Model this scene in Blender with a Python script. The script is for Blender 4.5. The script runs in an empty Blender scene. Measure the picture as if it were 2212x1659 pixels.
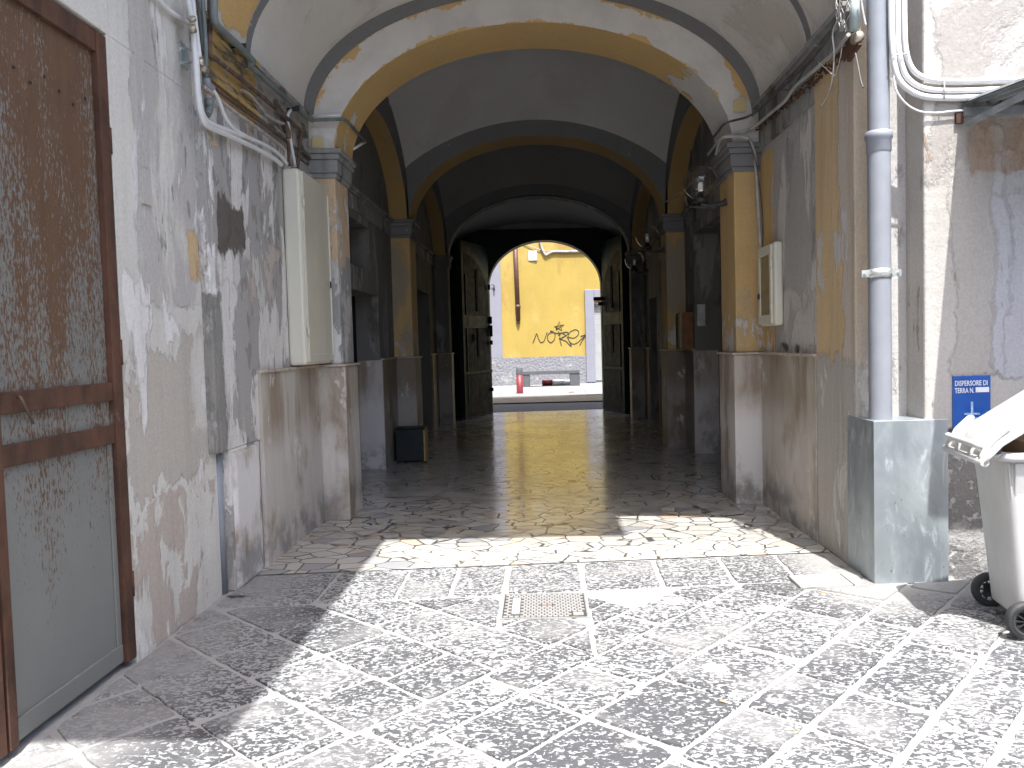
import bpy, bmesh, math, random
from mathutils import Vector, Matrix
random.seed(7)
sc = bpy.context.scene
col = sc.collection

# ------------------------------------------------------------------ camera, sky, sun
F_PX, CX, CY = 1790.0, 1106.0, 829.5           # focal length and centre on a 2212 x 1659 picture
YAW, PITCH, ROLL = math.radians(2.1228), math.radians(2.7402), 0.028
CAM = Vector((0, 0, 1.6))
FWD = Vector((-math.sin(YAW) * math.cos(PITCH), math.cos(YAW) * math.cos(PITCH), -math.sin(PITCH)))
R0 = Vector((math.cos(YAW), math.sin(YAW), 0)); D0 = FWD.cross(R0)
RGT = R0 * math.cos(ROLL) + D0 * math.sin(ROLL)
DWN = D0 * math.cos(ROLL) - R0 * math.sin(ROLL)
cd = bpy.data.cameras.new('camera'); cam = bpy.data.objects.new('camera', cd); col.objects.link(cam)
cd.sensor_width = 36.0; cd.lens = 36.0 * F_PX / 2212.0; cd.clip_start = 0.05; cd.clip_end = 500
M = Matrix((RGT, -DWN, -FWD)).transposed().to_4x4(); M.translation = CAM
cam.matrix_world = M
sc.camera = cam

SUN_K, SUN_X = 0.43, -0.095                     # metres the shadow moves along +Y / X per metre of height
sdir = Vector((SUN_X, SUN_K, -1)).normalized()
elev = math.asin(-sdir.z)
sl = bpy.data.lights.new('sun', 'SUN'); sl.energy = 3.1; sl.angle = math.radians(0.55); sl.color = (1.0, 0.985, 0.955)
so = bpy.data.objects.new('sun', sl); col.objects.link(so)
so.rotation_euler = sdir.to_track_quat('-Z', 'Y').to_euler(); so.location = (2, -3, 20)
w = bpy.data.worlds.new('World'); sc.world = w; w.use_nodes = True
nt = w.node_tree; bg = nt.nodes['Background']
sky = nt.nodes.new('ShaderNodeTexSky'); sky.sky_type = 'NISHITA'; sky.sun_disc = False
sky.sun_elevation = elev; sky.sun_rotation = math.atan2(-sdir.x, -sdir.y)
sky.air_density = 1.0; sky.dust_density = 3.0; sky.ozone_density = 0.4
nt.links.new(sky.outputs[0], bg.inputs[0]); bg.inputs[1].default_value = 0.15
sc.view_settings.view_transform = 'Standard'; sc.view_settings.look = 'None'
sc.view_settings.exposure = 1.86; sc.view_settings.gamma = 1.0
sc.render.resolution_x = 1024; sc.render.resolution_y = 768
sc.render.engine = 'CYCLES'
sc.cycles.max_bounces = 10; sc.cycles.diffuse_bounces = 7; sc.cycles.glossy_bounces = 4; sc.cycles.transmission_bounces = 6

def ray(px, py): return FWD + RGT * ((px - CX) / F_PX) + DWN * ((py - CY) / F_PX)
def onx(px, py, x): d = ray(px, py); return CAM + d * (x / d.x)
def ony(px, py, y, k=0.0):                      # on the real wall plane Y = y + k X
    d = ray(px, py); return CAM + d * (y / (d.y - k * d.x))
def onz(px, py, z=0.0): d = ray(px, py); return CAM + d * ((z - CAM.z) / d.z)

SH = 0.09                                       # the passage stands slightly askew: Y grows with X
def sk(p, k=SH): return Vector((p[0], p[1] + k * p[0], p[2]))

# ------------------------------------------------------------------ material helper
class NM:
    def __init__(s, name):
        s.m = bpy.data.materials.new(name); s.m.use_nodes = True; s.t = s.m.node_tree
        s.b = s.t.nodes['Principled BSDF']; s.tc = s.t.nodes.new('ShaderNodeTexCoord'); s.P = s.tc.outputs['Object']
    def n(s, typ, **kw):
        nd = s.t.nodes.new('ShaderNode' + typ)
        for k, v in kw.items(): setattr(nd, k, v)
        return nd
    def set(s, sock, v):
        if hasattr(v, 'is_linked') or isinstance(v, bpy.types.NodeSocket): s.t.links.new(v, sock)
        elif isinstance(v, (tuple, list)) and len(v) == 3 and sock.type == 'RGBA': sock.default_value = (*v, 1)
        else: sock.default_value = v
    def math(s, op, a, b=0.0, c=None, clamp=False):
        nd = s.n('Math', operation=op, use_clamp=clamp); s.set(nd.inputs[0], a); s.set(nd.inputs[1], b)
        if c is not None: s.set(nd.inputs[2], c)
        return nd.outputs[0]
    def vscale(s, v, sc3):
        nd = s.n('VectorMath', operation='MULTIPLY'); s.set(nd.inputs[0], v); nd.inputs[1].default_value = sc3; return nd.outputs[0]
    def vadd(s, v, o):
        nd = s.n('VectorMath', operation='ADD'); s.set(nd.inputs[0], v); s.set(nd.inputs[1], o); return nd.outputs[0]
    def rot(s, v, a, loc=(0, 0, 0), scale=(1, 1, 1)):
        nd = s.n('Mapping'); s.set(nd.inputs[0], v); nd.inputs[1].default_value = loc; nd.inputs[2].default_value = (0, 0, a); nd.inputs[3].default_value = scale
        return nd.outputs[0]
    def noise(s, scale=1.0, detail=6, rough=0.55, stretch=(1, 1, 1), off=(0, 0, 0), dist=0.0, v=None, out=0):
        nd = s.n('TexNoise'); vv = s.vscale(v or s.P, stretch)
        if any(off): vv = s.vadd(vv, off)
        s.set(nd.inputs['Vector'], vv); nd.inputs['Scale'].default_value = scale; nd.inputs['Detail'].default_value = detail
        nd.inputs['Roughness'].default_value = rough; nd.inputs['Distortion'].default_value = dist
        return nd.outputs[out]
    def ramp(s, v, lo, hi, a=0.0, b=1.0):
        nd = s.n('MapRange', interpolation_type='SMOOTHSTEP'); s.set(nd.inputs[0], v); nd.inputs[1].default_value = lo; nd.inputs[2].default_value = hi
        nd.inputs[3].default_value = a; nd.inputs[4].default_value = b; return nd.outputs[0]
    def mix(s, f, a, b, mode='MIX'):
        nd = s.n('Mix', data_type='RGBA', blend_type=mode); s.set(nd.inputs[0], f); s.set(nd.inputs[6], a); s.set(nd.inputs[7], b); return nd.outputs[2]
    def xyz(s, v=None):
        nd = s.n('SeparateXYZ'); s.set(nd.inputs[0], v or s.P); return nd.outputs
    def wob(s, amp=0.15, scale=2.0, stretch=(1, 1, 1), detail=10):    # coordinates pushed about by noise
        n = s.noise(scale, detail, 0.72, stretch, (3.1, 7.7, 1.3), out=1)
        nd = s.n('VectorMath', operation='SUBTRACT'); s.set(nd.inputs[0], n); nd.inputs[1].default_value = (.5, .5, .5)
        m2 = s.n('VectorMath', operation='SCALE'); s.set(m2.inputs[0], nd.outputs[0]); m2.inputs[3].default_value = amp * 2
        return s.vadd(s.P, m2.outputs[0])
    def box(s, lo, hi, soft=0.02, v=None):      # 1 inside the box, None = unbounded
        x = s.xyz(v); r = None
        for i in range(3):
            for lim, sgn in ((lo[i], 1), (hi[i], -1)):
                if lim is None: continue
                q = s.ramp(x[i], lim - soft, lim + soft) if sgn > 0 else s.ramp(x[i], lim - soft, lim + soft, 1.0, 0.0)
                r = q if r is None else s.math('MULTIPLY', r, q)
        return r
    def bump(s, h, strength=0.3, dist=0.01, prev=None):
        nd = s.n('Bump'); nd.inputs['Strength'].default_value = strength; nd.inputs['Distance'].default_value = dist
        s.set(nd.inputs['Height'], h)
        if prev is not None: s.set(nd.inputs['Normal'], prev)
        return nd.outputs[0]
    def fin(s, c, rough=0.9, normal=None, metal=0.0, spec=None):
        s.set(s.b.inputs['Base Color'], c); s.set(s.b.inputs['Roughness'], rough); s.set(s.b.inputs['Metallic'], metal)
        if normal is not None: s.set(s.b.inputs['Normal'], normal)
        if spec is not None: s.b.inputs['Specular IOR Level'].default_value = spec
        return s.m

def plaster(name, base, layers, rough=0.93, bump=0.25, grain=0.06, streak=0.12, fine=55):
    """peeling, stained render. layer: (colour, noise scale, stretch, threshold lo, hi, box or None, wobble)"""
    m = NM(name)
    tone = m.ramp(m.noise(0.9, 5, 0.6), 0.3, 0.7, 0.93, 1.04)
    c = m.mix(1.0, base, m.n_rgb(tone) if hasattr(m, 'n_rgb') else grey(m, tone), 'MULTIPLY')
    hs = []
    for i, L in enumerate(layers):
        colr, scale, st, lo, hi, bx, wb = L
        f = m.ramp(m.noise(scale, 9, 0.62, st, (i * 5.3, i * 2.7, i * 9.1), 0.3), lo, hi) if lo is not None else None
        if bx is not None:
            b = m.box(bx[0], bx[1], 0.015, m.wob(wb * 1.9, 3.0, (1, 1, .45)))
            f = b if f is None else m.math('MULTIPLY', f, b)
        c = m.mix(f, c, colr)
        hs.append(f)
    # rain streaks and grime
    st = m.ramp(m.noise(7.0, 6, 0.6, (1, 1, 0.07), (9, 4, 2)), 0.45, 0.78, 0, streak * 2)
    c = m.mix(st, c, (0.12, 0.11, 0.10))
    g = m.ramp(m.noise(fine, 4, 0.7), 0.35, 0.65, 1 - grain, 1 + grain)
    c = m.mix(1.0, c, grey(m, g), 'MULTIPLY')
    h = m.noise(14, 8, 0.65)
    n1 = m.bump(h, bump, 0.02)
    if hs:
        hh = hs[0]
        for q in hs[1:]: hh = m.math('ADD', hh, q)
        n1 = m.bump(hh, 0.6, 0.012, n1)
    return m.fin(c, rough, n1, spec=0.25)

def grey(m, v):
    nd = m.n('CombineXYZ'); [m.set(nd.inputs[i], v) for i in range(3)]
    return nd.outputs[0]

def simple(name, colr, rough=0.5, metal=0.0, var=0.12, scale=9, dirt=None, bump=0.0, stretch=(1, 1, 1)):
    m = NM(name)
    v = m.ramp(m.noise(scale, 7, 0.6, stretch), 0.25, 0.75, 1 - var, 1 + var)
    c = m.mix(1.0, colr, grey(m, v), 'MULTIPLY')
    if dirt is not None: c = m.mix(m.ramp(m.noise(scale * .7, 9, 0.7, stretch, (4, 4, 4), .4), dirt[1], dirt[1] + .12), c, dirt[0])
    r = m.ramp(m.noise(scale * 2, 5), 0.3, 0.7, max(0.02, rough - .08), min(1, rough + .1))
    nrm = m.bump(m.noise(scale * 5, 6), bump, 0.01) if bump else None
    return m.fin(c, r, nrm, metal)

YEL = (0.60, 0.37, 0.115); WHT = (0.60, 0.57, 0.54); GRY = (0.245, 0.25, 0.262); BEI = (0.40, 0.345, 0.29)
DK = (0.17, 0.165, 0.15)
MT = {}
BIG = None
# left courtyard wall: pale plaster with damp brown stains, grey weathered upper part
MT['court'] = plaster('left wall plaster', (0.565, 0.54, 0.49), [
    ((0.42, 0.395, 0.37), 1.6, (1, 1, .45), .42, .52, ((None, 4.42, 1.9), (None, 5.4, 4.0)), .12),
    ((0.43, 0.392, 0.34), 1.1, (1, 1, .6), .40, .47, ((None, 4.34, .85), (None, 5.12, 1.72)), .30),
    ((0.43, 0.37, 0.32), 2.3, (1, 1, .5), .52, .56, ((None, None, 0), (None, None, .8)), .12),
    ((0.50, 0.36, 0.20), 3.0, (1, 1, .6), .44, .47, ((None, 5.06, 2.08), (None, 5.22, 2.35)), .09),
    ((0.64, 0.615, 0.59), 3.2, (1, 1, .3), .58, .61, None, .1),
    ((0.27, 0.26, 0.25), 8.0, (1, 1, .35), .60, .66, ((None, 4.5, 2.0), (None, 5.3, 3.9)), .1)], streak=.10)
MT['bay_left'] = plaster('flaking grey plaster', (0.515, 0.497, 0.46), [
    ((0.33, 0.315, 0.295), 2.6, (1, 1, .45), .46, .49, None, .1),
    ((0.24, 0.23, 0.215), 6.5, (1, 1, .45), .56, .59, None, .1),
    ((0.44, 0.39, 0.34), 3.5, (1, 1, .7), .54, .57, ((None, 5.9, 1.4), (None, 7.6, 2.4)), .1),
    ((0.50, 0.37, 0.21), 2.6, (1, 1, .9), .49, .53, ((None, 5.3, 2.95), (None, 6.1, 3.3)), .12),
    ((0.60, 0.57, 0.54), 3.1, (1, 1, .35), .52, .545, None, .1),
    ((0.115, 0.10, 0.085), .6, (1, 1, .5), .26, .28, ((None, 5.30, 2.30), (None, 5.88, 2.62)), .17),
    ((0.66, 0.64, 0.62), 4, (1, 1, .3), .48, .50, ((None, 5.2, 1.9), (None, 5.30, 3.0)), .06),
    ((0.23, 0.22, 0.20), 1.0, (1, 1, .4), .38, .44, ((None, 5.18, .9), (None, 5.36, 2.0)), .08)], streak=.14)
MT['bay_right'] = plaster('grey weathered plaster', (0.36, 0.345, 0.325), [
    ((0.50, 0.475, 0.445), 1.5, (1, 1, .35), .50, .54, None, .1),
    ((0.28, 0.27, 0.26), 3.2, (1, 1, .6), .54, .66, None, .1),
    ((0.46, 0.43, 0.40), 2.0, (1, 1, .7), .45, .5, ((None, None, 1.4), (None, None, 2.0)), .12),
    ((0.10, 0.095, 0.085), 4.0, (1, 1, 1.4), .42, .55, ((None, None, 1.4), (None, None, 1.53)), .05)], streak=.06)
MT['strip_right'] = plaster('ochre plaster worn to grey', (0.51, 0.375, 0.215), [
    ((0.44, 0.39, 0.34), .9, (1, 1, .25), .36, .44, ((None, None, None), (None, 5.86, None)), .16),
    ((0.40, 0.33, 0.245), 1.7, (1, 1, .12), .46, .60, None, .1),
    ((0.36, 0.34, 0.31), 1.0, (1, 1, .6), .30, .36, ((None, None, None), (None, None, 1.45)), .2),
    ((0.47, 0.45, 0.43), 3.0, (1, 1, .4), .56, .60, None, .1)], streak=.1)
MT['pil_ochre'] = plaster('ochre painted pilaster', (0.50, 0.34, 0.155), [
    ((0.44, 0.38, 0.31), 1.1, (1, 1, .5), .52, .58, None, .1),
    ((0.50, 0.47, 0.44), 4.5, (1, 1, .8), .50, .54, ((None, None, 1.3), (None, None, 1.80)), .12),
    ((0.33, 0.28, 0.21), .9, (1, 1, .4), .50, .60, None, .1)], streak=.12)
MT['pil_peel'] = plaster('peeling plaster pilaster', (0.48, 0.455, 0.43), [
    ((0.28, 0.275, 0.265), 2.0, (1, 1, .5), .47, .51, None, .1),
    ((0.50, 0.37, 0.24), 1.4, (1, 1, .4), .40, .46, ((None, None, 2.45), (None, None, 3.3)), .25),
    ((0.55, 0.54, 0.53), 5.0, (1, 1, .5), .55, .58, None, .1)], streak=.16)
MT['vault'] = plaster('whitewashed vault', (0.57, 0.552, 0.52), [
    ((0.49, 0.455, 0.42), 1.2, (1, 1, 1), .52, .62, None, .1)], streak=.0, bump=.18, grain=.04)
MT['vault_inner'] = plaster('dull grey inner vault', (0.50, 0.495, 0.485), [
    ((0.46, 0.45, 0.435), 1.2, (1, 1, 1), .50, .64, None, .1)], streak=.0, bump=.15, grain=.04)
MT['vault_shaded'] = plaster('far vault darkened for shade', (0.30, 0.295, 0.285), [  # far vault colour lowered to carry the shade of the deep passage
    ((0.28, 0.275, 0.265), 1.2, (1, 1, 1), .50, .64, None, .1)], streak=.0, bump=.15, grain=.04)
MT['vault_front'] = plaster('whitewashed vault with ochre remnants', (0.57, 0.54, 0.505), [
    ((0.50, 0.465, 0.43), 1.2, (1, 1, 1), .52, .62, None, .1),
    ((0.56, 0.37, 0.16), 1.5, (1, 1, .8), .43, .45, ((None, None, 3.85), (None, 6.1, None)), .12)], streak=.04, bump=.2)
def arch_white():
    m = NM('stripped arch face')
    x = m.xyz()
    def er(a, z0, b_): 
        p = m.math('DIVIDE', x[0], a); q = m.math('DIVIDE', m.math('SUBTRACT', x[2], z0), b_)
        return m.math('SQRT', m.math('ADD', m.math('MULTIPLY', p, p), m.math('MULTIPLY', q, q)))
    ro_, ri_ = er(2.115, 3.77, 1.16), er(1.845, 3.42, 1.14)
    n = m.noise(2.6, 9, .72); n2 = m.noise(3.4, 10, .74, off=(5, 1, 9))
    c = m.mix(m.ramp(m.noise(3, 7), .4, .7), (0.62, 0.60, 0.575), (0.54, 0.52, 0.50))
    di = m.math('SUBTRACT', ri_, 1.0); do = m.math('SUBTRACT', 1.0, ro_)
    t = m.math('DIVIDE', di, m.math('MAXIMUM', m.math('ADD', di, do), .001))
    f1 = m.math('MULTIPLY', m.ramp(m.math('ADD', t, m.math('MULTIPLY', m.math('SUBTRACT', n, .5), 1.1)), .68, .70), m.ramp(x[2], 3.75, 3.9))
    f2 = m.ramp(m.math('SUBTRACT', t, m.math('MULTIPLY', m.math('SUBTRACT', n2, .52), .9)), .0, .02, 1, 0)
    f = m.math('MAXIMUM', f1, f2)
    c = m.mix(f, c, (0.56, 0.38, 0.18))
    c = m.mix(m.ramp(m.noise(13, 6, .7), .68, .71, 0, .8), c, (0.33, 0.31, 0.29))
    return m.fin(c, .93, m.bump(f, .4, .004, m.bump(m.noise(14, 8, .65), .35, .02)), spec=.25)
MT['arch_white'] = arch_white()
MT['arch_ochre'] = plaster('ochre arch', (0.38, 0.255, 0.105), [  # same ochre paint as the first arch, darkened for the dimmer inner bays
    ((0.34, 0.27, 0.18), 1.4, (1, 1, 1), .58, .66, None, .1)], streak=.03, bump=.2)
MT['arch_ochre_peel'] = plaster('ochre arch soffit flaking low down', (0.52, 0.355, 0.155), [
    ((0.50, 0.485, 0.47), 1.6, (1, 1, .8), .36, .40, ((0.8, None, None), (None, None, 4.15)), .2),
    ((0.50, 0.485, 0.47), 2.6, (1, 1, .8), .53, .56, ((None, None, None), (-1.0, None, 3.9)), .2)], streak=.03, bump=.25)
MT['grey_band'] = plaster('grey painted band', (0.185, 0.185, 0.187), [
    ((0.40, 0.40, 0.40), 6, (1, 1, 1), .66, .69, None, .1)], streak=.05, bump=.2)
MT['cornice'] = plaster('grimy grey cornice', (0.25, 0.248, 0.24), [
    ((0.44, 0.44, 0.43), 5, (1, 1, 1), .62, .65, None, .1),
    ((0.10, 0.095, 0.08), 3, (1, 1, .4), .55, .66, None, .1)], streak=.3, bump=.5)
MT['cornice_ochre'] = plaster('cornice with ochre and mould', (0.30, 0.28, 0.25), [
    ((0.36, 0.24, 0.09), 1.2, (1, 1, .6), .40, .46, ((None, None, None), (None, 6.2, None)), .15),
    ((0.09, 0.085, 0.07), 4, (1, .5, 2), .50, .60, None, .1),
    ((0.20, 0.08, 0.04), 9, (1, .4, 2), .66, .70, None, .1)], streak=.35, bump=.6)
MT['inner'] = plaster('passage plaster darkened for shade', (0.165, 0.16, 0.15), [  # inner walls: the passage's shade is put into this base colour
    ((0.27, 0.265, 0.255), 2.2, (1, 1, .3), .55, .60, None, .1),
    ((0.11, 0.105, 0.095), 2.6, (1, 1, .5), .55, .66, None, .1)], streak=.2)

def dado_mat(name, base, pale, amt=.5):
    m = NM(name)
    big = m.noise(1.4, 9, .62, (1, 1, .45), (0, 0, 0), .4)
    c = m.mix(m.ramp(big, .44, .60), base, pale)
    c = m.mix(m.ramp(m.noise(2.0, 8, .65, (1.4, 1.4, .25), (5, 2, 1)), .46, .62, 0, .8), c, (0.225, 0.165, 0.115))
    c = m.mix(m.ramp(m.noise(3.3, 9, .7, (1, 1, .5), (1, 8, 3)), .60, .63, 0, .85), c, (0.55, 0.52, 0.50))
    lime = m.math('MULTIPLY', m.ramp(m.noise(2.2, 8, .6, (1, 1, .6), (7, 7, 7)), .38, .5), m.box((None, None, None), (None, None, .95), .18, m.wob(.2, 2)))
    c = m.mix(m.math('MULTIPLY', lime, amt), c, (0.60, 0.575, 0.565))
    low = m.math('MULTIPLY', m.ramp(m.noise(4, 8, .65, (1, 1, 1), (2, 2, 9)), .42, .6), m.box((None, None, None), (None, None, .28), .12))
    c = m.mix(m.math('MULTIPLY', low, .7), c, (0.17, 0.165, 0.16))
    n1 = m.bump(m.noise(26, 8, .7), .25, .01)
    return m.fin(c, m.ramp(big, .3, .7, .45, .8), n1, spec=.35)
MT['dado'] = dado_mat('stained travertine dado', (0.335, 0.29, 0.235), (0.425, 0.395, 0.345))
MT['dado_white'] = dado_mat('limed travertine dado', (0.42, 0.375, 0.33), (0.54, 0.52, 0.495), .95)
MT['dado_shaded'] = dado_mat('stained dado darkened for passage shade', (0.19, 0.155, 0.12), (0.25, 0.22, 0.19), .3)  # dado colours darkened to stand for the shade deep inside
MT['ledge'] = simple('travertine ledge', (0.40, 0.34, 0.28), .55, var=.3, scale=14)

# chiselled lava-stone slabs
LO, HI = .588, .634
def slab_mat():
    m = NM('chiselled lava stone')
    geo = m.n('NewGeometry'); rnd = geo.outputs['Random Per Island']
    off = m.n('CombineXYZ'); m.set(off.inputs[0], m.math('MULTIPLY', rnd, 37.0)); m.set(off.inputs[1], m.math('MULTIPLY', rnd, 11.0))
    v = m.vadd(m.P, off.outputs[0])
    vs = m.vscale(v, (0.72, 1.0, 1.0))
    a = m.noise(50, 3, .52, v=vs, dist=.75)
    b = m.noise(85, 3, .6, v=vs, dist=.3)
    pit = m.math('ADD', m.math('MULTIPLY', a, .78), m.math('MULTIPLY', b, .22))
    wear = m.noise(2.6, 5, .6, v=v)                               # where the dust lies
    wr = m.n('TexWhiteNoise', noise_dimensions='1D'); m.set(wr.inputs['W'], rnd)
    thr = m.math('ADD', m.math('MULTIPLY', wear, -.13), m.math('MULTIPLY', wr.outputs[0], -.055))
    q = m.math('ADD', pit, m.math('MULTIPLY', thr, -.95))
    fleck = m.ramp(q, LO, HI)  # pale flecks of the chiselled stone
    fade = m.ramp(m.noise(1.7, 6, .65, v=v, off=(4, 4, 0)), .47, .70, 0, .85)
    darkc = m.mix(m.noise(90, 3, .6, v=v), (0.040, 0.041, 0.045), (0.085, 0.087, 0.093))
    c = m.mix(fleck, darkc, (0.292, 0.296, 0.298))
    c = m.mix(m.math('MULTIPLY', fade, m.ramp(m.noise(70, 4, .6, v=vs, dist=.5), .35, .6, .55, 1)), c, (0.215, 0.213, 0.212))
    blot = m.ramp(m.noise(3.8, 5, .6, off=(2, 9, 0)), .60, .68)
    c = m.mix(m.math('MULTIPLY', blot, .8), c, (0.33, 0.325, 0.318))
    # worn dusty ground along both walls and at the right-hand corner
    x = m.xyz(m.wob(.35, 1.6))
    dust = m.math('MAXIMUM', m.ramp(x[0], -2.0, -1.35, .75, 0), m.math('MULTIPLY', m.ramp(x[0], 1.55, 2.0), m.ramp(x[1], 4.6, 5.2)))
    dust = m.math('MULTIPLY', dust, m.ramp(m.noise(5, 7, .65), .28, .52, .35, 1))
    c = m.mix(dust, c, (0.26, 0.256, 0.25))
    n1 = m.bump(fleck, .5, .006); n1 = m.bump(m.noise(120, 3, .6), .3, .003, n1)
    return m.fin(c, .88, n1, spec=.25)
MT['slab'] = slab_mat()
def mortar():
    m = NM('pale lime mortar and dust')
    c = m.mix(m.noise(9, 8, .65), (0.26, 0.256, 0.25), (0.36, 0.353, 0.345))
    c = m.mix(m.ramp(m.noise(40, 5, .7), .62, .72), c, (0.22, 0.21, 0.20))
    return m.fin(c, .95, m.bump(m.noise(60, 8, .7), .6, .012), spec=.2)
MT['mortar'] = mortar()

def crazy():
    m = NM('crazy-paved marble')
    v = m.vscale(m.wob(.012, 14, detail=3), (0.78, 1.0, 0.0))
    ed = m.n('TexVoronoi', feature='DISTANCE_TO_EDGE'); m.set(ed.inputs['Vector'], v); ed.inputs['Scale'].default_value = 6.4
    cl = m.n('TexVoronoi', feature='F1'); m.set(cl.inputs['Vector'], v); cl.inputs['Scale'].default_value = 6.4
    r = m.xyz(cl.outputs['Color'])
    c = m.mix(r[0], (0.345, 0.33, 0.30), (0.44, 0.43, 0.405))
    c = m.mix(m.ramp(r[1], .93, .94, 0, .7), c, (0.46, 0.36, 0.26))
    c = m.mix(m.ramp(r[2], .94, .95), c, (0.25, 0.255, 0.265))
    c = m.mix(m.ramp(m.noise(5, 7, .65, dist=.8), .56, .7, 0, .3), c, (0.34, 0.31, 0.27))
    g = m.ramp(ed.outputs['Distance'], .022, .042)
    c = m.mix(g, (0.05, 0.048, 0.045), c)
    # a scrubbed cement smear near the front edge
    sm = m.math('MULTIPLY', m.ramp(m.noise(3.0, 7, .7, (1, 2, 1)), .50, .60), m.box((-1.1, None, None), (1.0, 6.55, None), .12, m.wob(.2, 2)))
    c = m.mix(m.math('MULTIPLY', sm, .8), c, (0.50, 0.47, 0.44))
    dirt = m.ramp(m.noise(1.1, 6, .6), .35, .65)
    ro = m.math('ADD', m.math('ADD', m.math('MULTIPLY', dirt, .08), .115), m.math('MULTIPLY', m.math('SUBTRACT', 1.0, g), .12))
    front = m.math('MULTIPLY', m.ramp(m.xyz()[1], 6.0, 7.2, .30, 0), 1.0)
    ro = m.math('ADD', ro, front)
    n1 = m.bump(g, .2, .002); n1 = m.bump(m.noise(3.5, 4, .5, (1, 1.6, 1)), .025, .010, n1)
    return m.fin(c, ro, n1, spec=.85)
MT['crazy'] = crazy()

def rust_door():
    m = NM('rusting grey steel sheet')
    z = m.xyz()[2]
    fine = m.noise(85, 5, .75, (1, 1, .33), dist=.2)
    mid = m.noise(5.0, 8, .65, (1, 1, .22), (3, 1, 2))
    big = m.noise(1.3, 6, .6, (1, 1, .5), (8, 3, 2))
    drive = m.math('ADD', m.math('MULTIPLY', fine, .80), m.math('ADD', m.math('MULTIPLY', mid, .30), m.math('MULTIPLY', m.noise(3.2, 6, .6, (1, 1, .10), (6, 1, 4)), .35)))
    hgt = m.ramp(z, .05, 1.5, -.21, 0.0); drive = m.math('ADD', drive, hgt)
    up = m.ramp(z, 1.5, 2.9, 0.0, .09); drive = m.math('ADD', drive, up)
    f = m.ramp(drive, .675, .765)
    rust = m.mix(m.noise(11, 8, .7, (1, 1, .3)), (0.062, 0.032, 0.018), (0.155, 0.086, 0.045))
    paint = m.mix(m.noise(2.5, 7, .6), (0.15, 0.152, 0.14), (0.205, 0.206, 0.192))
    c = m.mix(f, paint, rust)
    return m.fin(c, m.ramp(f, 0, 1, .5, .85), m.bump(f, .3, .003), spec=.4)
MT['door'] = rust_door()
MT['rust'] = simple('rusty steel rail', (0.070, 0.030, 0.016), .8, var=.55, scale=7, dirt=((0.24, 0.20, 0.17), .60), bump=.4, stretch=(1, 1, .4))
MT['rustpipe'] = simple('rusted pipe', (0.09, 0.055, 0.04), .8, var=.6, scale=14, dirt=((0.22, 0.19, 0.17), .58), bump=.4)
MT['palepipe'] = simple('old painted pipe', (0.32, 0.28, 0.25), .7, var=.3, scale=12, dirt=((0.12, 0.06, 0.04), .56), bump=.3)
MT['greenpipe'] = simple('grey-green painted pipe', (0.13, 0.15, 0.145), .55, var=.25, scale=12)
MT['whitepvc'] = simple('white conduit', (0.60, 0.60, 0.60), .4, var=.06)
MT['greypvc'] = simple('grey PVC', (0.215, 0.23, 0.258), .42, var=.07, scale=4)
MT['greycable'] = simple('grey cable', (0.34, 0.34, 0.32), .6, var=.2)
MT['darkcable'] = simple('dark cable', (0.07, 0.07, 0.068), .6, var=.4)
MT['greenpale'] = simple('pale green pipe', (0.30, 0.35, 0.35), .5, var=.15)
MT['cream'] = simple('cream coated cabinet', (0.58, 0.56, 0.47), .38, var=.03, scale=2)
MT['cream2'] = simple('beige cabinet door', (0.50, 0.47, 0.38), .42, var=.03, scale=2)
MT['black'] = simple('black plastic', (0.022, 0.022, 0.022), .45, var=.2)
MT['zinc'] = None
def zinc():
    m = NM('scratched galvanised sheet')
    a = m.noise(2.2, 8, .65, (1, 1, .5), dist=1.3); b = m.noise(7, 9, .7, (1, 1, .25), (3, 3, 3), 2.5)
    c = m.mix(m.ramp(a, .35, .65), (0.27, 0.305, 0.325), (0.40, 0.44, 0.46))
    c = m.mix(m.ramp(b, .54, .64, 0, .7), c, (0.52, 0.56, 0.58))
    c = m.mix(m.ramp(m.noise(42, 4, .6, (1, 1, .4), (1, 5, 1), .4), .69, .72), c, (0.10, 0.13, 0.14))
    return m.fin(c, m.ramp(b, .3, .7, .32, .55), m.bump(a, .15, .01), metal=.5)
MT['zinc'] = zinc()
MT['steel'] = simple('zinc plated clamp', (0.55, 0.57, 0.55), .35, .8, var=.1)
MT['brass'] = simple('brass fitting', (0.42, 0.38, 0.30), .35, .7, var=.15)
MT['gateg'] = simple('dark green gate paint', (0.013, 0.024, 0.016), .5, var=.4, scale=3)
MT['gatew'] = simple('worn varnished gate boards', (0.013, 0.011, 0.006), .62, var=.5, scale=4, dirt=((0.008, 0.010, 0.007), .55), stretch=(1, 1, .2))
MT['greenpanel'] = simple('dark green painted box', (0.006, 0.014, 0.017), .55, var=.3)
MT['teal'] = simple('green painted wall', (0.030, 0.055, 0.047), .6, var=.4, scale=2)
MT['glassglobe'] = None
def glass(name, tint=(1, 1, 1), rough=.02, a=.12):
    m = NM(name); t = m.t; tr = t.nodes.new('ShaderNodeBsdfTransparent'); tr.inputs[0].default_value = (*tint, 1); gl_ = t.nodes.new('ShaderNodeBsdfGlossy'); gl_.inputs['Roughness'].default_value = rough
    fr = t.nodes.new('ShaderNodeLayerWeight'); pw_ = m.math('MULTIPLY_ADD', m.math('POWER', fr.outputs['Facing'], 3.0), .65, .075); mx = t.nodes.new('ShaderNodeMixShader'); t.links.new(pw_, mx.inputs[0]); t.links.new(tr.outputs[0], mx.inputs[1]); t.links.new(gl_.outputs[0], mx.inputs[2]); t.links.new(mx.outputs[0], t.nodes['Material Output'].inputs[0]); return m.m
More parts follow.
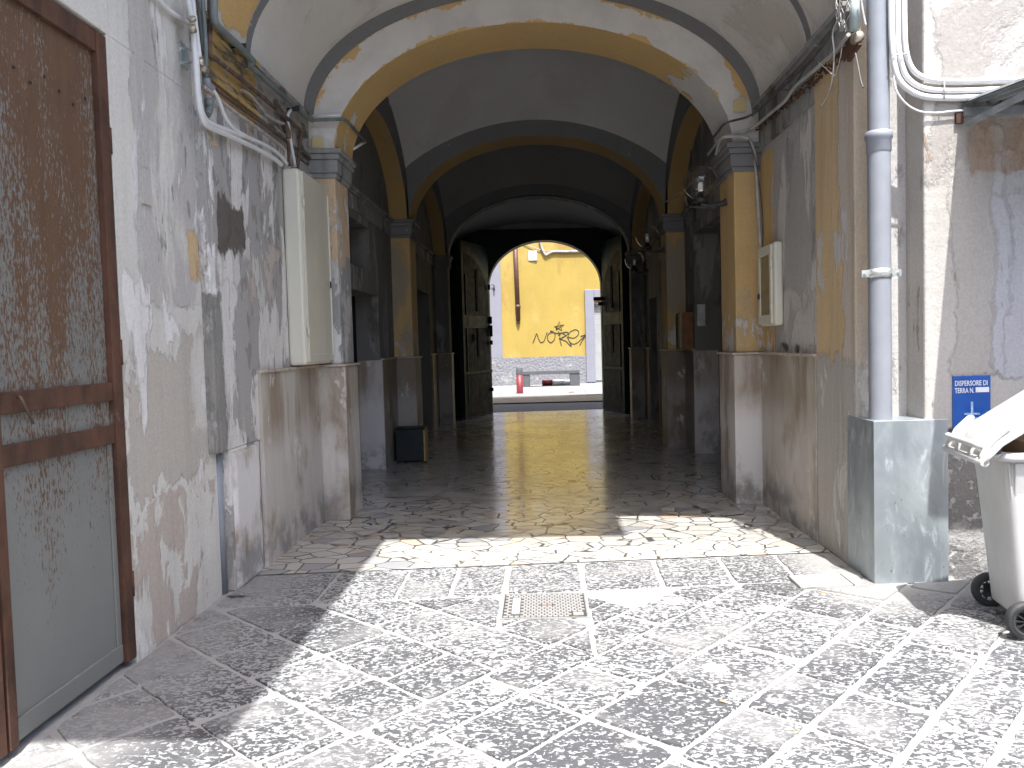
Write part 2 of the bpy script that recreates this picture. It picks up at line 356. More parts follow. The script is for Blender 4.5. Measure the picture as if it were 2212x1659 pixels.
def glass_old(name, tint=(1, 1, 1), rough=.02, a=.12):
    m = NM(name); m.b.inputs['Transmission Weight'].default_value = 1.0; m.b.inputs['IOR'].default_value = 1.25
    return m.fin(m.mix(m.noise(4), tint, tuple(t * .93 for t in tint)), rough)
MT['glassglobe'] = glass('smoky acrylic globe', (0.90, 0.885, 0.86))
MT['lampw'] = simple('white lamp tube', (0.75, 0.75, 0.74), .35)
MT['wood_brown'] = simple('brown wooden box', (0.20, 0.085, 0.035), .5, var=.2)
MT['wood_shaded'] = simple('brown side darkened for shade', (0.045, 0.035, 0.022), .5, var=.3)  # letter box side turned from the yard, its shade painted into the brown
MT['blue'] = simple('blue enamel', (0.012, 0.085, 0.36), .35, var=.12, dirt=((0.25, 0.33, 0.45), .68))
MT['signwhite'] = simple('white lettering', (0.72, 0.76, 0.80), .5)
MT['binp'] = None
def binm():
    m = NM('translucent white bin plastic')
    m.b.inputs['Subsurface Weight'].default_value = .0
    c = m.mix(m.ramp(m.noise(1.5, 7, .65, (1, 1, .5)), .45, .65), (0.46, 0.46, 0.45), (0.54, 0.54, 0.535))
    c = m.mix(m.ramp(m.noise(9, 8, .7, (1, 1, .3)), .64, .72, 0, .35), c, (0.30, 0.29, 0.28))
    return m.fin(c, .38, m.bump(m.noise(3), .05, .01))
MT['binp'] = binm()
MT['card'] = simple('brown cardboard', (0.33, 0.21, 0.12), .9, var=.12)
MT['rubber'] = simple('black rubber', (0.03, 0.032, 0.034), .6, var=.35, scale=30, bump=.3)
MT['canopy'] = simple('grey corrugated sheet', (0.17, 0.19, 0.20), .6, var=.3, bump=.2)
MT['street'] = simple('dark street setts', (0.115, 0.10, 0.085), .8, var=.35, scale=4, dirt=((0.17, 0.13, 0.07), .50), bump=.6, stretch=(1, 2, 1))
MT['asph'] = simple('asphalt strip', (0.07, 0.07, 0.078), .85, var=.25, scale=20, bump=.4)
MT['pave'] = simple('pale pavement', (0.20, 0.20, 0.197), .85, var=.08, scale=5)
MT['kerb'] = simple('kerb stone', (0.22, 0.22, 0.217), .8, var=.1)
MT['ywall'] = simple('yellow rendered wall', (0.335, 0.220, 0.048), .9, var=.03, scale=2, bump=.12)
MT['lilac'] = simple('lilac grey render', (0.20, 0.20, 0.235), .9, var=.05, scale=3, bump=.1)
def rough_base():
    m = NM('rough grey spatter render')
    c = m.mix(m.noise(14, 6, .7), (0.17, 0.17, 0.185), (0.26, 0.26, 0.28))
    c = m.mix(m.ramp(m.noise(2, 6, .6), .58, .66), c, (0.32, 0.315, 0.31))
    return m.fin(c, .95, m.bump(m.noise(11, 5, .7), 1.0, .08))
MT['rbase'] = rough_base()
MT['rbase2'] = plaster('rough dark render at facade foot', (0.20, 0.195, 0.19), [
    ((0.44, 0.43, 0.41), 16, (1, 1, 1), .54, .60, None, .1),
    ((0.36, 0.35, 0.34), 2.0, (1, 1, 1), .52, .60, ((None, None, None), (None, None, .5)), .1)], bump=1.0, streak=.05)
MT['facade'] = plaster('facade plaster, patched', (0.41, 0.39, 0.365), [
    ((0.30, 0.28, 0.26), 1.0, (1, 1, .6), .42, .48, ((2.5, None, 2.5), (3.4, None, 3.8)), .12),
    ((0.37, 0.35, 0.325), 1.2, (1, 1, .3), .38, .44, ((2.62, None, 1.3), (2.95, None, 2.9)), .12),
    ((0.40, 0.40, 0.42), 1.0, (1, 1, .35), .35, .40, ((2.86, None, 1.3), (3.25, None, 2.75)), .10),
    ((0.29, 0.19, 0.12), 2.5, (1, 1, .3), .40, .66, ((2.72, None, 2.62), (3.15, None, 2.93)), .08),
    ((0.30, 0.24, 0.19), 5, (1, 1, .4), .62, .66, None, .1)], streak=.05, bump=.4)
MT['rearwall'] = simple('warm courtyard render', (0.52, 0.49, 0.45), .9, var=.08, scale=1)
MT['recess'] = plaster('recess plaster', (0.44, 0.425, 0.41), [((0.30, 0.29, 0.28), 4, (1, 1, .4), .54, .6, None, .1)], streak=.2, bump=.4)
MT['brownpipe'] = simple('brown downpipe', (0.075, 0.028, 0.018), .5, var=.25)
MT['marble'] = simple('marble plaque', (0.50, 0.50, 0.48), .5, var=.2, scale=6, dirt=((0.25, 0.25, 0.25), .58))
MT['ink'] = simple('black spray paint', (0.03, 0.025, 0.02), .7)
MT['darkrod'] = simple('black iron', (0.02, 0.02, 0.02), .5)
MT['shutter'] = simple('grey roller shutter', (0.30, 0.31, 0.31), .6, var=.12, scale=3, dirt=((0.36, 0.10, 0.11), .62))
MT['shutter_line'] = MT['darkrod']
MT['benchm'] = simple('grey stone bench', (0.075, 0.078, 0.085), .7, var=.12, scale=9)
MT['red'] = simple('dark red paint', (0.17, 0.018, 0.024), .5, var=.1)
MT['ironcover'] = None
def cover():
    m = NM('worn iron cover')
    c = m.mix(m.noise(20, 6, .6), (0.20, 0.197, 0.193), (0.30, 0.296, 0.29))
    return m.fin(c, .75, m.bump(m.noise(60), .2, .003))
MT['ironcover'] = cover()
MT['irondark'] = simple('grime in cover', (0.04, 0.038, 0.036), .9, var=.3, scale=20)
MT['yplate'] = simple('ochre junction plate', (0.52, 0.42, 0.22), .6, var=.08)
MT['grille'] = simple('brown shutter slats', (0.055, 0.028, 0.016), .7, var=.3, scale=5)
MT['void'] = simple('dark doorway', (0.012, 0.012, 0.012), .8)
MT['weed'] = simple('dry weed', (0.22, 0.22, 0.06), .8)
MT['butt'] = simple('cigarette filter', (0.62, 0.40, 0.18), .8)
MT['blocker'] = simple('roof slab', (0.35, 0.33, 0.31), .9)

for k_ in ('gatew', 'gateg', 'teal', 'void'): MT[k_].node_tree.nodes['Principled BSDF'].inputs['Specular IOR Level'].default_value = .12
MT['ywall'] = plaster('yellow rendered wall', (0.335, 0.242, 0.062), [
    ((0.36, 0.265, 0.085), .7, (1, 1, .6), .50, .62, None, .1), ((0.29, 0.19, 0.055), .9, (1, 1, .3), .58, .70, None, .1)], streak=.05, bump=.3)
# ------------------------------------------------------------------ mesh helper
class MB:
    def __init__(s): s.v = []; s.f = []; s.mi = []; s.smooth = []
    def add(s, vs, fs, mi=0, smooth=False):
        o = len(s.v); s.v += [tuple(v) for v in vs]
        for f in fs: s.f.append([o + i for i in f]); s.mi.append(mi); s.smooth.append(smooth)
        return s
    def box(s, x0, x1, y0, y1, z0, z1, mi=0, shear=0.0):
        vs = [(x, y + shear * x, z) for x in (x0, x1) for y in (y0, y1) for z in (z0, z1)]
        return s.add(vs, [(0, 1, 3, 2), (4, 6, 7, 5), (0, 4, 5, 1), (2, 3, 7, 6), (0, 2, 6, 4), (1, 5, 7, 3)], mi)
    def obox(s, c, u, v, n, hu, hv, hn, mi=0):      # oriented box
        c, u, v, n = map(Vector, (c, u, v, n))
        vs = [c + u * (a * hu) + v * (b * hv) + n * (d * hn) for a in (-1, 1) for b in (-1, 1) for d in (-1, 1)]
        return s.add(vs, [(0, 1, 3, 2), (4, 6, 7, 5), (0, 4, 5, 1), (2, 3, 7, 6), (0, 2, 6, 4), (1, 5, 7, 3)], mi)
    def tube(s, pts, r, seg=10, mi=0, smoothpath=True, cap=True):
        pts = [Vector(p) for p in pts]
        if smoothpath and len(pts) > 2:
            q = []
            for i in range(len(pts) - 1):
                p0 = pts[max(i - 1, 0)]; p1 = pts[i]; p2 = pts[i + 1]; p3 = pts[min(i + 2, len(pts) - 1)]
                for k in range(5):
                    t = k / 5
                    q.append(0.5 * ((2 * p1) + (p2 - p0) * t + (2 * p0 - 5 * p1 + 4 * p2 - p3) * t * t + (3 * p1 - p0 - 3 * p2 + p3) * t ** 3))
            q.append(pts[-1]); pts = q
        vs = []; prev = None
        for i, p in enumerate(pts):
            d = (pts[min(i + 1, len(pts) - 1)] - pts[max(i - 1, 0)])
            if d.length < 1e-7: d = Vector((0, 0, 1))
            d.normalize()
            a = (prev - d * prev.dot(d)) if prev is not None else d.orthogonal()
            if a.length < 1e-4: a = d.orthogonal()
            a.normalize(); prev = a; b = d.cross(a)
            rr = r[i] if isinstance(r, list) else r
            for k in range(seg):
                t = 2 * math.pi * k / seg; vs.append(p + a * (rr * math.cos(t)) + b * (rr * math.sin(t)))
        fs = []
        for i in range(len(pts) - 1):
            for k in range(seg):
                k2 = (k + 1) % seg; fs.append((i * seg + k, i * seg + k2, (i + 1) * seg + k2, (i + 1) * seg + k))
        s.add(vs, fs, mi, True)
        if cap:
            n = len(pts); o = len(s.v) - len(vs)
            s.f.append([o + k for k in range(seg)][::-1]); s.mi.append(mi); s.smooth.append(False)
            s.f.append([o + (n - 1) * seg + k for k in range(seg)]); s.mi.append(mi); s.smooth.append(False)
        return s
    def cyl(s, p0, p1, r, seg=20, mi=0): return s.tube([p0, p1], r, seg, mi, False)
    def lathe(s, c, prof, seg=28, mi=0, axis='Z', smooth=True):     # prof: (r, h)
        c = Vector(c); vs = []
        for r, h in prof:
            for k in range(seg):
                t = 2 * math.pi * k / seg; a, b = r * math.cos(t), r * math.sin(t)
                vs.append(c + (Vector((a, b, h)) if axis == 'Z' else Vector((a, h, b)) if axis == 'Y' else Vector((h, a, b))))
        fs = [(i * seg + k, i * seg + (k + 1) % seg, (i + 1) * seg + (k + 1) % seg, (i + 1) * seg + k) for i in range(len(prof) - 1) for k in range(seg)]
        return s.add(vs, fs, mi, smooth)
    def sphere(s, c, r, seg=24, rings=16, mi=0, r2=None):
        prof = [(max(1e-4, r * math.sin(math.pi * i / rings)), -r * math.cos(math.pi * i / rings)) for i in range(rings + 1)]
        return s.lathe(c, prof, seg, mi)
    def prism(s, poly, d, mi=0):                    # poly: 3-D points, d: extrusion vector
        n = len(poly); d = Vector(d); vs = [Vector(p) for p in poly] + [Vector(p) + d for p in poly]
        fs = [tuple(range(n))[::-1], tuple(range(n, 2 * n))] + [(i, (i + 1) % n, n + (i + 1) % n, n + i) for i in range(n)]
        return s.add(vs, fs, mi)
    def build(s, name, mat, parent=None, bevel=0.0, shear=0.0, fix=True):
        me = bpy.data.meshes.new(name)
        vs = [(x, y + shear * x, z) for x, y, z in s.v] if shear else s.v
        me.from_pydata(vs, [], s.f); me.update()
        for m in (mat if isinstance(mat, (list, tuple)) else [mat]): me.materials.append(MT[m])
        for p, mi, sm in zip(me.polygons, s.mi, s.smooth): p.material_index = mi; p.use_smooth = sm
        if fix:
            bm = bmesh.new(); bm.from_mesh(me); bmesh.ops.recalc_face_normals(bm, faces=bm.faces); bm.to_mesh(me); bm.free()
        o = bpy.data.objects.new(name, me); col.objects.link(o)
        if bevel:
            b = o.modifiers.new('bevel', 'BEVEL'); b.width = bevel; b.segments = 2; b.limit_method = 'ANGLE'; b.angle_limit = math.radians(40)
        if parent is not None:
            o.parent = parent; o.matrix_parent_inverse = Matrix.Translation(-parent.location)
        return o
def empty(name, label, cat, loc=(0, 0, 0), group=None):
    o = bpy.data.objects.new(name, None); col.objects.link(o); o.location = loc; o.empty_display_size = .2
    o['label'] = label; o['category'] = cat
    if group: o['group'] = group
    return o
def tag(o, label, cat, group=None):
    o['label'] = label; o['category'] = cat
    if group: o['group'] = group
    return o
def struct(o): o['kind'] = 'structure'; return o

def holes_wall(mb, axis, pos, thick, a0, a1, z0, z1, holes, mi=0):
    """a wall slab with rectangular openings; axis 'x': plane x=pos, running along y"""
    ys = sorted({a0, a1, *[h[0] for h in holes], *[h[1] for h in holes]}); zs = sorted({z0, z1, *[h[2] for h in holes], *[h[3] for h in holes]})
    for i in range(len(ys) - 1):
        for j in range(len(zs) - 1):
            ym, zm = (ys[i] + ys[i + 1]) / 2, (zs[j] + zs[j + 1]) / 2
            if any(h[0] < ym < h[1] and h[2] < zm < h[3] for h in holes): continue
            if axis == 'x': mb.box(min(pos, pos + thick), max(pos, pos + thick), ys[i], ys[i + 1], zs[j], zs[j + 1], mi)
            else: mb.box(ys[i], ys[i + 1], min(pos, pos + thick), max(pos, pos + thick), zs[j], zs[j + 1], mi)

# ------------------------------------------------------------------ the ground
g = MB(); g.box(-14, 14, -14, 6.4, -.30, -.004); struct(g.build('ground', 'mortar'))
# lava slabs, laid diagonally in two fields, plus a straight row along the threshold
def clip(poly, a, b, c):                            # keep a*x+b*y <= c
    out = []
    for i in range(len(poly)):
        p, q = poly[i], poly[(i + 1) % len(poly)]; dp, dq = a * p[0] + b * p[1] - c, a * q[0] + b * q[1] - c
        if dp <= 0: out.append(p)
        if (dp < 0 < dq) or (dq < 0 < dp):
            t = dp / (dp - dq); out.append((p[0] + (q[0] - p[0]) * t, p[1] + (q[1] - p[1]) * t))
    return out
slabs = []
def field(dirv, nrm, lines, start, lenr, region, seed):
    rr = random.Random(seed)
    for i in range(len(lines) - 1):
        n0, n1 = lines[i], lines[i + 1]; s = start + rr.uniform(0, .5)
        while s < 14:
            L = rr.uniform(*lenr); e = s + L; tl = rr.uniform(-.02, .02)
            P = [(dirv[0] * a + nrm[0] * b, dirv[1] * a + nrm[1] * b) for a, b in ((s, n0), (e, n0), (e + tl, n1), (s + tl, n1))]
            for h in region: P = clip(P, *h) if len(P) > 2 else P
            if len(P) > 2: slabs.append(P)
            s = e
BX = (.764, -.645)                                   # normal of the right-hand field
lim_y = (-0.10, 1.0, 5.24)                           # front edge of the threshold row
boundary = -2.78
rl = [-2.78, -2.50, -2.12, -1.66, -1.365, -1.0, -.73]
while rl[-1] < 9: rl.append(rl[-1] + random.choice((.30, .36, .42, .46)))
field((.645, .764), BX, rl, -9, (.42, .78), [lim_y, (-BX[0], -BX[1], -boundary), (1, 0, 9), (0, -1, 5)], 4)
ll = [-6.6]
while ll[-1] < 1.2: ll.append(ll[-1] + random.choice((.40, .42, .45)))
ll += [1.52, 1.93, 2.34, 2.79, 3.2, 3.6, 4.0]
field((.742, -.67), (.67, .742), ll, -11, (.40, .62), [lim_y, (BX[0], BX[1], boundary), (-1, 0, 2.15), (0, -1, 5)], 9)
xs = [-2.12, -1.48, -.98, -.63, -.28, .235, .745, 1.225, 1.64, 2.1]
row = []
for i in range(len(xs) - 1):
    f0 = lambda x: 5.24 + .10 * x; f1 = lambda x: 5.955 + .085 * x
    a, b = xs[i], xs[i + 1]; row.append([(a, f0(a) + .01), (b, f0(b) + .01), (b + .02 * (b > 0), f1(b)), (a + .02 * (a > 0), f1(a))])
COVER = (-.285, .235, 4.76, 5.24)
def inset(P, d):
    # shrink a convex polygon and round it slightly
    n = len(P); ar = sum(P[i][0] * P[(i + 1) % n][1] - P[(i + 1) % n][0] * P[i][1] for i in range(n)) / 2
    if ar < 0: P = P[::-1]
    if abs(ar) < .012: return None
    Q = P
    for i in range(n):
        p, q = P[i], P[(i + 1) % n]; dx, dy = q[0] - p[0], q[1] - p[1]; L = math.hypot(dx, dy)
        if L < 1e-6: continue
        nx, ny = dy / L, -dx / L; c = nx * p[0] + ny * p[1] - d
        Q = clip(Q, nx, ny, c)
        if len(Q) < 3: return None
    return Q
pv = MB(); rs = random.Random(3)
def subtract_rect(P, R):
    if max(p[0] for p in P) < R[0] or min(p[0] for p in P) > R[1] or max(p[1] for p in P) < R[2] or min(p[1] for p in P) > R[3]: return [P]                             # split the polygon round the cover frame
    x0, x1, y0, y1 = R; out = []
    A = clip(P, 1, 0, x0); out.append(A); B = clip(P, -1, 0, -x1); out.append(B)
    Mi = clip(clip(P, -1, 0, -x0), 1, 0, x1) if len(P) > 2 else P
    if len(Mi) > 2: out.append(clip(Mi, 0, 1, y0)); out.append(clip(Mi, 0, -1, -y1))
    return [q for q in out if len(q) > 2]
allp = []
for P in slabs + row: allp += subtract_rect(P, COVER)
for P in allp:
    Q = inset(P, rs.uniform(.010, .018))
    if not Q: continue
    # refine edge with small chips
    R_ = []
    near = all(-3 < p[0] < 5 and 1 < p[1] < 7 for p in Q)
    for i in range(len(Q)):
        p, q = Q[i], Q[(i + 1) % len(Q)]; L = math.hypot(q[0] - p[0], q[1] - p[1]); n = max(1, int(L / .05)) if near else 1
        for k in range(n):
            t = k / n; j = rs.uniform(-.0055, .0055) if near else 0
            if k == 0 and near:                      # knock the corner off
                cx = sum(a[0] for a in Q) / len(Q); cy = sum(a[1] for a in Q) / len(Q); j = -.0
                R_.append((p[0] + (cx - p[0]) * .03, p[1] + (cy - p[1]) * .03)); continue
            nx, ny = (q[1] - p[1]) / L, -(q[0] - p[0]) / L
            R_.append((p[0] + (q[0] - p[0]) * t + nx * j, p[1] + (q[1] - p[1]) * t + ny * j))
    cx = sum(a[0] for a in R_) / len(R_); cy = sum(a[1] for a in R_) / len(R_)
    tilt = (rs.uniform(-.006, .006), rs.uniform(-.006, .006)); h0 = rs.uniform(.0, .003)
    n = len(R_); top = []; rim = []
    for x, y in R_:
        rim.append((x, y, -.012)); s_ = .975 if near else .99
        X, Y = cx + (x - cx) * s_, cy + (y - cy) * s_; top.append((X, Y, .003 + h0 + tilt[0] * (X - cx) + tilt[1] * (Y - cy)))
    pv.add(rim + top, [tuple(range(n, 2 * n))] + [(i, (i + 1) % n, n + (i + 1) % n, n + i) for i in range(n)])
struct(pv.build('lava_stone_paving', 'slab'))
# passage floor, one sheet, and the street beyond
fl = MB(); NX, NY = 24, 60; vs = []
for j in range(NY + 1):
    for i in range(NX + 1):
        x = -2.6 + 5.2 * i / NX; y0 = 5.96 + .085 * x; y1 = 19.55 + .09 * x; vs.append((x, y0 + (y1 - y0) * j / NY, .004))
fl.add(vs, [(j * (NX + 1) + i, j * (NX + 1) + i + 1, (j + 1) * (NX + 1) + i + 1, (j + 1) * (NX + 1) + i) for j in range(NY) for i in range(NX)])
struct(fl.build('passage_floor', 'crazy', fix=False))
s_ = MB(); s_.box(-40, 40, 6.41, 80, -.35, -.03); struct(s_.build('subsoil', 'asph'))
s_ = MB(); s_.add([(-40, 19.55 - 3.6, -.004), (40, 19.55 + 3.6, -.004), (40, 22.2, -.004), (-40, 22.2, -.004)], [(0, 1, 2, 3)])
struct(s_.build('street_edge', 'asph', fix=False))
s_ = MB(); s_.add([(-40, 22.2, -.006), (40, 22.2, -.006), (40, 25.16, -.006), (-40, 25.16, -.006)], [(0, 1, 2, 3)])
struct(s_.build('road', 'street', fix=False))
s_ = MB(); s_.box(-40, 40, 25.15, 25.4, -.1, .025); struct(s_.build('kerb', 'kerb', bevel=.01))
s_ = MB()
for i in range(-12, 14):
    for j in range(7): s_.box(i * 1.35 + .004, (i + 1) * 1.35 - .004, 25.405 + j * 1.5, 25.405 + (j + 1) * 1.5 - .008, -.05, .022)
struct(s_.build('pavement', 'pave'))

# ------------------------------------------------------------------ courtyard building on the left, with the rusty door
cb = empty('courtyard_building', 'pale plastered courtyard wall on the left with the rusty steel door in it', 'building', (-2.15, 3, 0))
b = MB(); holes_wall(b, 'x', -2.15, -1.2, -6, 5.33, 0, 7.2, [(1.9, 4.18, -.01, 3.22)])
b.build('wall', 'court', cb, bevel=.012)
b = MB(); b.box(-3.4, -3.3, -6, 5.3, 0, 7); b.build('back_wall', 'void', cb)
# door recessed 3 cm in the wall
dr = MB(); dr.box(-2.24, -2.185, 1.9, 3.145, .03, 3.20); dr.box(-2.24, -2.185, 3.155, 4.17, .03, 3.20)
dr = dr.build('door', 'door', cb)
f = MB()
f.box(-2.186, -2.150, 4.085, 4.172, .03, 3.20); f.box(-2.186, -2.158, 3.16, 3.215, .03, 3.20); f.box(-2.186, -2.158, 3.085, 3.14, .03, 3.20)
for z0, z1 in ((3.10, 3.199),): f.box(-2.186, -2.158, 1.9, 4.084, z0, z1)
f.box(-2.186, -2.160, 3.217, 4.083, 1.375, 1.465); f.box(-2.186, -2.160, 3.217, 4.083, 1.16, 1.25)
f.box(-2.186, -2.160, 1.9, 3.083, 1.375, 1.465); f.box(-2.186, -2.160, 1.9, 3.083, 1.16, 1.25)
fo = f.build('door_frame', 'rust', dr, bevel=.004)
f = MB(); f.box(-2.186, -2.172, 3.217, 4.083, .04, .13); f.box(-2.186, -2.176, 4.04, 4.084, .13, 1.16); f.build('bottom_rail', 'door', dr, bevel=.004)
f = MB(); f.tube([onx(38, 858, -2.17), onx(45, 860, -2.13), onx(58, 886, -2.125), onx(72, 914, -2.14)], .006, 8); f.build('handle', 'rustpipe', dr)
for i in range(7):
    f = MB(); f.cyl((-2.186, 3.35 + .11 * i, 2.85 - .03 * (i % 3)), (-2.179, 3.35 + .11 * i, 2.85 - .03 * (i % 3)), .007, 8); f.build('rivet', 'darkrod', dr)
for z in (2.62, 1.55, .35):
    f = MB(); f.cyl((-2.156, 4.172, z), (-2.156, 4.172, z + .13), .012, 10); f.build('hinge', 'rust', dr)
# gallery above the yard: unseen, added and shaped to throw the two straight-edged shadows
b = MB(); b.box(-2.15, -.775, .72, 4.2, 6.0, 6.14); b.box(-2.15, 1.22, 4.2, 5.38, 6.0, 6.14); b.build('shadow_slab', 'blocker', cb)

for nm_, lab_, ax_, pos_, th_, a0_, a1_ in (('rear_building', 'courtyard block standing behind the viewer', 'y', -10.0, -1.0, -8, 13), ('side_building', 'courtyard block closing the yard on the right', 'x', 13.0, 1.0, -10, 5.0)):
    rb_ = empty(nm_, lab_, 'building', (0, 0, 0)); b = MB()
    holes_wall(b, ax_, pos_, th_, a0_, a1_, 0, 7.4, [(q_, q_ + 1.1, z_, z_ + 1.7) for q_ in (-6, -3, 0, 3) for z_ in (1.2, 5.0)])
    b.build('wall', 'rearwall', rb_)
# ------------------------------------------------------------------ passage building
pb = empty('passage_building', 'old building with the long vaulted carriage passage through it', 'building', (0, 5.4, 0))
W1 = 2.10; HP = 1.83; AX = 1.88
DZ = 1.44                                             # dado height
# side walls, left
b = MB(); b.box(-2.9, -2.09, 5.40, 5.46, .95, 3.72, 0); b.box(-2.9, -2.09, 5.60, 5.96, 0, .95); b.box(-2.9, -2.09, 5.46, 8.4, .95, 3.72); b.box(-2.9, -2.10, 5.96, 8.4, 0, .95)
b.box(-2.9, -2.20, 5.40, 5.60, 0, .95)
b.build('side_wall', 'bay_left', pb, shear=SH, bevel=.01)
b = MB(); b.box(-2.9, -2.065, 5.625, 6.08, 0, .93); b.build('plinth_block', 'dado_white', pb, shear=SH, bevel=.025)
b = MB(); b.cyl((-2.175, 5.375, 0), (-2.175, 5.375, .96), .042); b.build('rainwater_pipe', 'greypvc', pb)
# right
b = MB(); b.box(2.09, 2.9, 5.42, 6.21, 0, 3.74); b.build('corner_pier', 'strip_right', pb, shear=SH, bevel=.01)
b = MB(); b.box(2.115, 2.9, 6.21, 8.4, 0, 3.74); b.build('side_wall', 'bay_right', pb, shear=SH)
# inner bays: walls with openings
def inner_wall(side, y0, y1, holes, name='side_wall', mat='inner'):
    b = MB(); holes_wall(b, 'x', side * 2.13, side * .5, y0, y1, 0, 4.75, holes)
    return b.build(name, mat, pb, shear=SH)
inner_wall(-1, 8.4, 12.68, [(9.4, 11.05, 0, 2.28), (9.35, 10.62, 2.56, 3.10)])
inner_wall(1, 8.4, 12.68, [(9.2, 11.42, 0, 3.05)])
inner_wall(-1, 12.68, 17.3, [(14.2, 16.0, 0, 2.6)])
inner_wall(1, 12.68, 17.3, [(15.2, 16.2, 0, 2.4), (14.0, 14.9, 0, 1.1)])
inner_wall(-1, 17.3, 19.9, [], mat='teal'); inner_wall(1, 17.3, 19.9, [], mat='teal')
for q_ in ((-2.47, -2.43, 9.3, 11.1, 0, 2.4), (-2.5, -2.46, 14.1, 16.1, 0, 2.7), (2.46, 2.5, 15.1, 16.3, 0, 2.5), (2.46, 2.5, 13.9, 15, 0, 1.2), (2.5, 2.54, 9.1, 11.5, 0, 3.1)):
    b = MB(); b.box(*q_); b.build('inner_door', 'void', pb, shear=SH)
b = MB(); b.box(-2.42, -2.38, 9.3, 10.7, 2.5, 3.15)
for i in range(16): b.box(-2.385, -2.36, 9.38 + i * .08, 9.41 + i * .08, 2.56, 3.10)
b.build('window_shutter', 'grille', pb, shear=SH)
# marble dado
def dado(side, x, y0, y1, mat='dado', th=.03, gap=.62):
    b = MB(); n = max(1, round((y1 - y0) / gap)); L = (y1 - y0) / n
    for i in range(n): b.box(min(x, x - side * -th), max(x, x + side * th), y0 + i * L + .0015, y0 + (i + 1) * L - .0015, 0, DZ)
    return b.build('marble_dado', mat, pb, shear=SH, bevel=.002)
def ledge(x0, x1, y0, y1): 
    b = MB(); b.box(x0, x1, y0, y1, DZ, DZ + .022); return b.build('dado_ledge', 'ledge', pb, shear=SH, bevel=.004)
b = MB(); b.box(-2.10, -2.062, 6.20, 6.205 + 0, 0, DZ) ; 
dado(-1, -2.065, 6.19, 7.78, gap=.8); ledge(-2.12, -2.045, 6.19, 7.78)
dado(1, 2.085, 6.22, 7.78, gap=.85); ledge(2.06, 2.13, 6.22, 7.78)
for sd in (-1, 1):
    for y0, y1 in ((11.06 if sd < 0 else 11.43, 12.08), (12.72, 14.1 if sd < 0 else 13.95), (16.05 if sd < 0 else 16.25, 17.2), (8.5, 9.15)):
        dado(sd, sd * 2.10, y0, y1, mat='dado_shaded'); ledge(min(sd * 2.14, sd * 2.08), max(sd * 2.14, sd * 2.08), y0, y1)
# marble reveals of the two doorways facing the yard
for q_ in ((-2.42, -2.105, 11.03, 11.049), (2.105, 2.45, 11.40, 11.419)):
    b = MB(); b.box(*q_, 0, DZ); b.build('marble_reveal', 'dado_white', pb, shear=SH)
# pilasters
def pilaster(side, y0, y1, shaft, dmat, front):
    b = MB(); xa, xb = sorted((side * 1.858, side * 2.16)); b.box(xa, xb, y0 + .02, y1 - .02, DZ + .022, 3.2)
    p = b.build('pilaster', shaft, pb, shear=SH, bevel=.012)
    b = MB(); xa, xb = sorted((side * HP, side * 2.16)); b.box(xa, xb, y0, y1, 0, DZ - .001); d = b.build('pilaster_dado', dmat, p, shear=SH, bevel=.006)
    b = MB(); xa, xb = sorted((side * (HP - .02), side * 2.17)); b.box(xa, xb, y0 - .02, y1 + .02, DZ, DZ + .021); b.build('pilaster_ledge', 'ledge', p, shear=SH, bevel=.004)
    b = MB()
    for e, z0, z1 in ((.02, 3.17, 3.215), (.035, 3.216, 3.335), (.055, 3.336, 3.385), (.075, 3.386, 3.43)):
        xa, xb = sorted((side * (1.858 - e), side * 2.165)); b.box(xa, xb, y0 + .02 - e, y1 - .02 + e, z0, z1)
    b.build('capital', front, p, shear=SH, bevel=.008)
    return p
pilaster(-1, 7.79, 8.33, 'pil_peel', 'dado', 'cornice')['label'] = 'left pilaster nearest the yard, its plaster peeling grey and ochre'
pilaster(1, 7.81, 8.48, 'pil_ochre', 'dado_white', 'grey_band')['label'] = 'right pilaster nearest the yard, ochre shaft'
pilaster(-1, 12.1, 12.68, 'pil_ochre', 'dado_shaded', 'grey_band'); pilaster(1, 12.1, 12.68, 'pil_ochre', 'dado_shaded', 'grey_band')
pilaster(-1, 16.9, 17.3, 'inner', 'dado_shaded', 'inner'); pilaster(1, 16.9, 17.3, 'inner', 'dado_shaded', 'inner')
b = MB(); b.box(2.105, 2.112, 7.4, 7.79, DZ + .02, 3.3); b.build('ochre_wall_paint', 'pil_ochre', pb, shear=SH)
# cornices along the walls
def cornice(side, x, y0, y1, z0, z1, mat, steps=((.0, .0, .78), (.03, .78, .9), (.06, .9, 1.0))):
    b = MB()
    for e, a, c in steps:
        xa, xb = sorted((x - side * (.012 + e), x + side * .05)); b.box(xa, xb, y0, y1, z0 + (z1 - z0) * a, z0 + (z1 - z0) * c)
    return b.build('cornice', mat, pb, shear=SH, bevel=.004)
cornice(-1, -2.09, 5.41, 7.79, 3.28, 3.74, 'cornice_ochre', ((.0, 0, .12), (.03, .12, .2), (.005, .2, .9), (.04, .9, 1)))
cornice(1, 2.105, 6.22, 7.80, 3.36, 3.78, 'cornice', ((.0, 0, .85), (.03, .85, .93), (.055, .93, 1)))
cornice(1, 2.088, 5.42, 6.215, 3.55, 3.78, 'cornice', ((.0, 0, .7), (.03, .7, .85), (.055, .85, 1)))
for y0, y1 in ((8.35, 12.09), (12.69, 16.89)):
    for sd in (-1, 1): cornice(sd, sd * 2.13, y0, y1, 3.20, 3.43, 'cornice')
